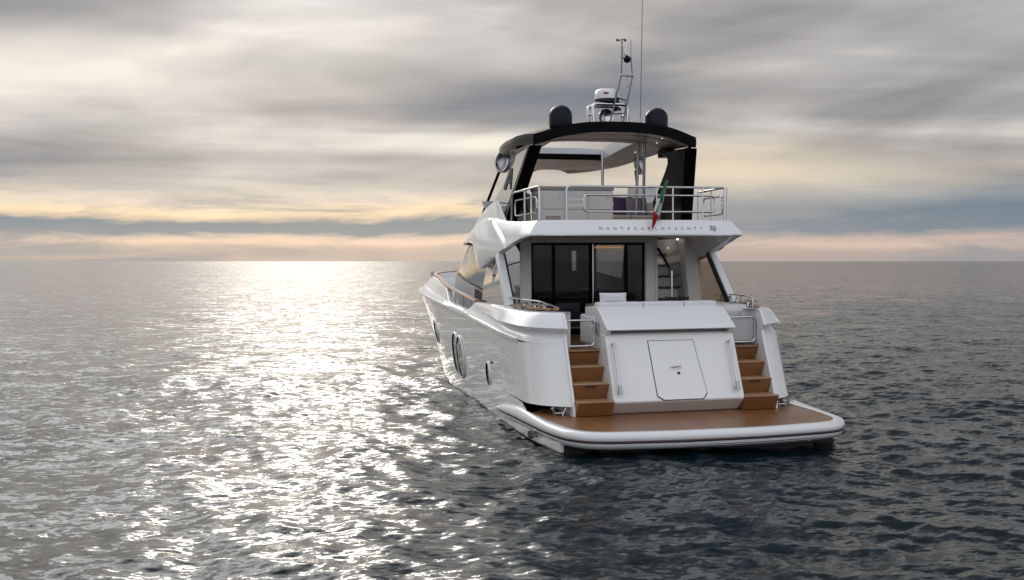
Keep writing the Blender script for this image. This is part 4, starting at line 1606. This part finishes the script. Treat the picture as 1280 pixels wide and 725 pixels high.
# side fins that carry the hardtop
for sx in (-1, 1):
    xo_t, xo_b = 1.88, 2.20
    outer = [(4.85, 5.66), (5.92, 4.02), (6.6, 4.02), (7.9, 4.42), (7.45, 4.6), (6.85, 4.92), (6.3, 5.25), (6.05, 5.42), (6.0, 5.52), (6.1, 5.62), (6.6, 5.72)]
    def fx(z):
        return xo_b + (xo_t - xo_b) * (z - 4.02) / 1.62
    po = [(sx * fx(z), y, z) for y, z in outer]
    fin = MB()
    n = len(po)
    inn = [(p[0] - sx * 0.27, p[1], p[2]) for p in po]
    fin.add(po + inn, [tuple(range(n)), tuple(range(n, 2 * n))[::-1]] + [(i, (i + 1) % n, n + (i + 1) % n, n + i) for i in range(n)])
    fo = fin.build('hardtop_leg', 'black', yacht, bevel=0.02, smooth=35)
    # grey panel on the outside
    q = [(4.98, 5.62), (6.1, 4.2), (6.65, 4.12), (7.7, 4.44), (6.85, 4.88), (6.25, 5.22), (6.0, 5.40), (5.95, 5.55)]
    MB().slab([(sx * (fx(z) + 0.001), y, z) for y, z in q], (sx * 0.006, 0, 0)).build('leg_panel', 'leg_grey', fo, smooth=0)
    MB().tube([(sx * (fx(4.5) + 0.01), 5.85, 4.5), (sx * (fx(4.6) + 0.01), 7.5, 4.6)], 0.016, 6).build('panel_joint', 'black', fo)
    # emblem on the panel
    EMY, EMZ = -0.12, 0.02
    em = MB()
    for poly in ([(5.92, 4.78), (6.02, 4.78), (6.26, 5.22), (6.16, 5.26)], [(6.16, 5.26), (6.30, 5.24), (6.56, 4.80), (6.44, 4.80)],
                 [(6.06, 4.92), (6.10, 5.0), (6.40, 5.0), (6.43, 4.92)], [(6.56, 4.80), (6.68, 4.86), (6.40, 5.28), (6.30, 5.24)]):
        em.slab([(sx * (fx(z) + 0.007), y + EMY, z + EMZ) for y, z in poly], (sx * 0.012, 0, 0))
    em.build('emblem', 'rubber', fo, smooth=0)
    # bright spacers between leg and roof
    MB().box(*sorted((sx * 1.70, sx * 1.80)), 4.98, 5.1, 5.62, 5.76).build('leg_spacer', 'steel', fo, bevel=0.01)
    MB().box(*sorted((sx * 1.64, sx * 1.86)), 6.1, 6.6, 5.60, 5.78).build('leg_spacer', 'black', fo, bevel=0.01)
    # slanted windscreen post ahead of the leg
    MB().tube([(sx * 1.72, 8.3, 5.45), (sx * 2.06, 8.9, 4.32)], 0.035, 8).build('screen_post', 'black', yacht)
    # navigation light bracket on the shoulder
    nb = MB()
    nb.lathe([(0.05, 0.0), (0.07, 0.04), (0.16, 0.22), (0.17, 0.24), (0.0, 0.24)], (sx * 2.05, 8.15, 4.42), 16)
    nb.build('deck_light', 'gel_matt', yacht)

# stainless poles to the roof
for (x0, y0, z0, x1, y1, z1, r) in ((0.98, 6.3, 3.95, 1.02, 6.2, 6.0, 0.035), (1.20, 6.4, 3.95, 1.17, 6.2, 6.0, 0.035), (0.62, 7.6, 3.95, 0.86, 8.3, 5.9, 0.035)):
    MB().tube([(x0, y0, z0), (x1, y1, z1)], r, 10).build('roof_pole', 'dull_steel', yacht)

# ---- gear on the roof
def roofz(x, y):
    return ht_z(y) - ht_drop(x / ht_w(y), y)


for sx in (-1, 1):
    d = MB()
    r, h = 0.25, 0.18
    prof = [(r * 0.96, -0.06), (r, 0.0), (r, h)] + [(r * math.cos(a), h + r * 0.92 * math.sin(a)) for a in [math.pi / 2 * k / 8 for k in range(1, 9)]]
    prof[-1] = (0.002, prof[-1][1])
    d.lathe(prof, (sx * 1.09, 5.25, roofz(1.09, 5.25) + 0.03), 32)
    d.build('satellite_dome', 'navy', yacht, smooth=50)

MX, MY = 0.10, 5.55          # roof mast
zr = roofz(MX, MY)
mast = empty('radar_mast')
mast.parent = yacht
fr = MB()
for dy in (-0.02, 0.34):
    fr.tube(round_path([(MX - 0.36, MY + dy, zr - 0.02), (MX - 0.38, MY + dy, zr + 0.46), (MX + 0.42, MY + dy, zr + 0.46), (MX + 0.42, MY + dy, zr - 0.02)], 0.12), 0.04, 10)
fr.tube([(MX - 0.36, MY, zr + 0.25), (MX - 0.36, MY + 0.34, zr + 0.25)], 0.03, 8)
fr.tube([(MX + 0.42, MY, zr + 0.25), (MX + 0.42, MY + 0.34, zr + 0.25)], 0.03, 8)
fr.build('mast_frame', 'steel', mast)
MB().box(MX - 0.28, MX + 0.34, MY - 0.02, MY + 0.36, zr + 0.47, zr + 0.50).build('mast_plate', 'dull_steel', mast)
rd = MB()
rd.lathe([(0.24, 0.0), (0.27, 0.02), (0.27, 0.08)], (MX + 0.01, MY + 0.16, zr + 0.50), 28)
rd.build('radar_base', 'rubber', mast)
rd = MB()
rd.lathe([(0.275, 0.0), (0.275, 0.06), (0.26, 0.17), (0.22, 0.215), (0.12, 0.232), (0.002, 0.236)], (MX + 0.01, MY + 0.16, zr + 0.582), 32)
rdo = rd.build('radar_dome', 'gel', mast, smooth=50)
MB().box(MX - 0.16, MX - 0.04, MY - 0.115, MY - 0.09, zr + 0.68, zr + 0.705).build('radar_mark', 'red', rdo)
# searchlight and horns in the frame
sl = MB()
sl.lathe([(0.05, 0.16), (0.12, 0.12), (0.16, 0.02), (0.17, -0.05), (0.165, -0.06), (0.13, -0.03), (0.002, 0.02)], (MX - 0.06, MY + 0.06, zr + 0.19), 24, 'Y')
sl.tube([(MX - 0.06, MY + 0.1, zr - 0.02), (MX - 0.06, MY + 0.1, zr + 0.1)], 0.03, 8)
sl.build('searchlight', 'steel', mast, smooth=50)
hn = MB()
hn.lathe([(0.035, 0.14), (0.04, 0.04), (0.09, -0.07), (0.095, -0.08), (0.06, -0.05), (0.002, -0.02)], (MX + 0.16, MY + 0.06, zr + 0.30), 20, 'Y')
hn.build('mast_horn', 'steel', mast, smooth=50)
# the leaning ladder mast
lm = MB()
for dx0, dx1 in ((-0.02, 0.24), (0.28, 0.50)):
    lm.tube([(MX + dx0, MY - 0.08, zr - 0.02), (MX + dx1, MY - 0.12, zr + 1.06)], 0.02, 8)
lm.tube([(MX + 0.045, MY - 0.09, zr + 0.25), (MX + 0.335, MY - 0.09, zr + 0.25)], 0.016, 8)
lm.tube([(MX + 0.14, MY - 0.09, zr + 0.60), (MX + 0.40, MY + 0.05, zr + 0.56)], 0.014, 8)
lm.build('ladder_mast', 'mast_steel', mast)
MB().box(MX + 0.22, MX + 0.53, MY - 0.17, MY - 0.07, zr + 1.06, zr + 1.11).build('mast_bracket', 'grey', mast, bevel=0.01)
um = MB()
um.tube([(MX + 0.25, MY - 0.12, zr + 1.1), (MX + 0.27, MY - 0.12, zr + 1.82)], 0.017, 8)
um.tube([(MX + 0.50, MY - 0.12, zr + 1.1), (MX + 0.47, MY - 0.12, zr + 1.48)], 0.015, 8)
um.tube([(MX + 0.47, MY - 0.12, zr + 1.46), (MX + 0.47, MY - 0.12, zr + 1.86)], 0.007, 6)
um.tube([(MX + 0.26, MY - 0.12, zr + 1.46), (MX + 0.48, MY - 0.12, zr + 1.46)], 0.016, 8)
um.build('mast_top', 'mast_steel', mast)
MB().lathe([(0.002, -0.085), (0.06, -0.06), (0.085, 0.0), (0.06, 0.06), (0.002, 0.085)], (MX + 0.38, MY - 0.12, zr + 1.43), 18).build('masthead_light', 'navy', mast)
MB().lathe([(0.05, 0.0), (0.05, 0.22), (0.04, 0.24), (0.002, 0.24)], (MX + 0.345, MY - 0.12, zr + 1.52), 16).build('gps_antenna', 'gel_matt', mast)
MB().lathe([(0.002, -0.12), (0.03, -0.11), (0.036, 0.0), (0.02, 0.06), (0.015, 0.12), (0.002, 0.12)], (MX + 0.39, MY - 0.12, zr + 0.94), 14).build('mast_lamp', 'grey', mast)
wv = MB()
wv.tube([(MX + 0.17, MY - 0.12, zr + 1.83), (MX + 0.33, MY - 0.12, zr + 1.86)], 0.012, 6)
for dx in (0.16, 0.34):
    wv.lathe([(0.002, -0.035), (0.035, 0.0), (0.002, 0.035)], (MX + dx, MY - 0.12, zr + 1.84), 10)
wv.build('wind_sensor', 'rubber', mast)
MB().tube([(0.83, 5.55, roofz(0.83, 5.55) - 0.02), (0.83, 5.55, roofz(0.83, 5.55) + 0.22)], 0.018, 8).build('antenna_base', 'dull_steel', yacht)
MB().tube([(0.83, 5.55, roofz(0.83, 5.55) + 0.2), (0.905, 5.55, 9.9)], 0.012, 6, r2=0.006).build('whip_antenna', 'mast_steel', yacht)
MB().lathe([(0.09, 0.0), (0.1, 0.03), (0.03, 0.05), (0.002, 0.05)], (-0.45, 5.4, roofz(0.45, 5.4) + 0.0), 16).build('roof_antenna', 'rubber', yacht)

# ---- hull details: oval windows, portholes, outlets
def oval_window(y, z, ry, rz, lift=0.0):
    for sx in (-1, 1):
        x = hull_x(y, z)
        n = Vector((1, (hull_x(y - 0.3, z) - hull_x(y + 0.3, z)) / 0.6, -(hull_x(y, z + 0.2) - hull_x(y, z - 0.2)) / 0.4)).normalized()
        a = Vector((0, 1, 0)) - n * n.y
        a.normalize()
        b = n.cross(a)
        if b.z < 0:
            b = -b
        c = Vector((x, y, z)) + n * lift
        def ring(k, off, m=36):
            return [c + a * (ry * k * math.cos(2 * math.pi * i / m)) + b * (rz * k * math.sin(2 * math.pi * i / m)) + n * off for i in range(m)]
        fr_ = MB()
        fr_.grid([ring(1.07, -0.01), ring(1.06, 0.02), ring(1.03, 0.03), ring(1.0, 0.03), ring(0.93, 0.004)], True)
        o = fr_.build('hull_window', 'gel', yacht, smooth=50, sx=sx)
        MB().tube(ring(0.95, 0.016), 0.014, 8, closed=True).build('recess_shade', 'rubber', o, sx=sx)  # black ring painted in as the shade of a deep window recess
        g_ = MB()
        rr = ring(0.935, 0.008)
        g_.add(rr, [tuple(range(len(rr)))])
        g_.build('pane', 'port_glass', o, smooth=0, sx=sx)


oval_window(9.28, 0.97, 0.42, 0.50)
oval_window(8.60, 0.93, 0.42, 0.50, 0.012)
oval_window(5.35, 0.86, 0.17, 0.24)
oval_window(12.6, 1.30, 0.30, 0.32)
for sx in (-1, 1):
    MB().box(*sorted((sx * (hull_x(4.95, 1.12) - 0.02), sx * (hull_x(4.95, 1.12) + 0.012))), 4.86, 5.04, 1.10, 1.15).build('hull_vent', 'rubber', yacht)
    MB().tube([(sx * (hull_x(1.55, 0.2) - 0.05), 1.6, 0.17), (sx * (hull_x(1.5, 0.2) + 0.12), 1.5, 0.15)], 0.075, 14).build('exhaust_outlet', 'steel', yacht)

# ------------------------------------------------------------------ loose things aboard
# ensign on its staff at the stern rail
flag = empty('ensign', (0.36, 3.34, 4.02))
tag(flag, 'green white and red ensign hanging limp from its staff at the stern rail', 'flag')
MB().tube([(0, 0, 0), (0.13, -0.14, 0.82)], 0.012, 8).build('staff', 'dull_steel', flag)
fl_rows = []
nfl = 36
for i in range(nfl + 1):
    u = i / nfl                       # hoist to fly
    # the cloth drops from the staff and hangs away to port, folded
    cx = 0.11 - 0.33 * u ** 0.85
    cy = -0.13 - 0.05 * u
    cz = 0.76 - 0.93 * u ** 0.95
    row = []
    for k in range(19):
        v = k / 18
        amp = 0.012 + 0.04 * math.sin(math.pi * min(1, u * 1.2))
        w_ = (0.018 + 0.032 * math.sin(math.pi * min(1, 0.15 + u * 0.8)))
        fold = math.sin(v * 9.0 + u * 4.0) * amp
        row.append((cx + (v - 0.5) * w_ * 1.0 + 0.02 * math.sin(7 * u + 3 * v), cy + fold, cz - (v - 0.5) * 0.13 * (1 - 0.4 * u)))
    fl_rows.append(row)
cloth = MB()
cloth.grid(fl_rows)
co_f = cloth.build('cloth', 'white_cloth', flag, smooth=60)
for m in ('green', 'red', 'flag_blue'):
    co_f.data.materials.append(M[m])
for pi, p in enumerate(co_f.data.polygons):
    c = sum((co_f.data.vertices[i].co.z for i in p.vertices)) / len(p.vertices)
    iu = (pi // 18) / nfl
    kv = (pi % 18) / 18
    p.material_index = 1 if iu < 0.36 else (2 if iu > 0.62 else (3 if 0.5 < iu < 0.57 and 0.3 < kv < 0.7 else 0))
sol = co_f.modifiers.new('thickness', 'SOLIDIFY')
sol.thickness = 0.003


def pillow(name, mat, loc, rot, w, h, d, label, cat='cushion', group=None):
    mb = MB()
    rows = []
    N = 12
    def prof(u, v):
        e = (1 - abs(2 * u - 1) ** 3.0) * (1 - abs(2 * v - 1) ** 3.0)
        return d / 2 * max(0, e) ** 0.5
    def shrink(u, v):
        a, b = 2 * u - 1, 2 * v - 1
        return (a * (1 - 0.05 * (1 - b * b)) * w / 2, b * (1 - 0.05 * (1 - a * a)) * h / 2)
    for s in (1, -1):
        rows = []
        for i in range(N + 1):
            row = []
            for j in range(N + 1):
                u, v = i / N, j / N
                x, z = shrink(u, v)
                row.append((x, s * prof(u, v), z + h / 2))
            rows.append(row)
        mb.grid(rows)
    o = mb.build(name, mat, None, smooth=60)
    o.location = loc
    o.rotation_euler = rot
    return tag(o, label, cat, group)


pillow('cushion', 'fabric_purple', (0.80, 6.64, 4.27), (R(-14), 0, R(6)), 0.52, 0.46, 0.16, 'dark purple cushion leaning at the back of the flybridge settee')
pillow('cushion', 'fabric_purple', (1.05, 6.70, 4.27), (R(-10), 0, R(-4)), 0.50, 0.44, 0.14, 'dark purple cushion half hidden behind the mauve grey one')
pillow('cushion', 'fabric_mauve', (1.04, 6.45, 4.27), (R(-16), 0, R(-6)), 0.50, 0.42, 0.16, 'mauve grey cushion on the flybridge settee in front of purple ones')
pillow('cushion', 'fabric_purple', (-1.78, 6.32, 4.36), (R(-8), 0, 0), 0.40, 0.40, 0.14, 'dark purple cushion on the port flybridge seat behind the rail')
pillow('bolster', 'cushion', (-0.86, 2.56, 2.42), (R(-6), 0, R(2)), 0.56, 0.20, 0.20, 'pale grey bolster standing on the backrest of the cockpit bench', 'cushion')

tb_ = empty('cockpit_table', (0.1, 3.85, 1.60))
tag(tb_, 'teak topped cockpit table behind the stern bench', 'table')
tt = MB()
tt.box(-0.98, 0.98, -0.42, 0.42, 0.70, 0.745)
tt.build('table_top', 'teak_cap', tb_, bevel=0.02)
for x in (-0.5, 0.5):
    MB().lathe([(0.16, 0.0), (0.16, 0.02), (0.045, 0.04), (0.045, 0.70), (0.002, 0.70)], (x, 0, 0), 18).build('leg', 'steel', tb_)

ch = empty('deck_chair', (1.2, 4.62, 1.60))
tag(ch, 'black folding deck chair at the starboard end of the cockpit table', 'chair')
MB().box(-0.24, 0.24, -0.22, 0.22, 0.43, 0.46).build('seat', 'fabric_black', ch, bevel=0.01)
MB().box(-0.26, 0.26, -0.235, -0.215, 0.60, 0.86).build('backrest', 'fabric_black', ch, bevel=0.008)
for sx in (-1, 1):
    MB().tube([(sx * 0.25, -0.225, 0.40), (sx * 0.25, -0.225, 0.88)], 0.014, 8).build('back_post', 'rubber', ch)
    MB().tube([(sx * 0.25, -0.26, 0.62), (sx * 0.25, 0.2, 0.62)], 0.016, 8).build('armrest', 'rubber', ch)
    for sy in (-1, 1):
        MB().tube([(sx * 0.22, sy * 0.22, 0.0), (sx * 0.25, -sy * 0.2, 0.62 if sy > 0 else 0.45)], 0.013, 8).build('leg', 'dull_steel', ch)

# a bright metal grill / sink cover on the starboard locker
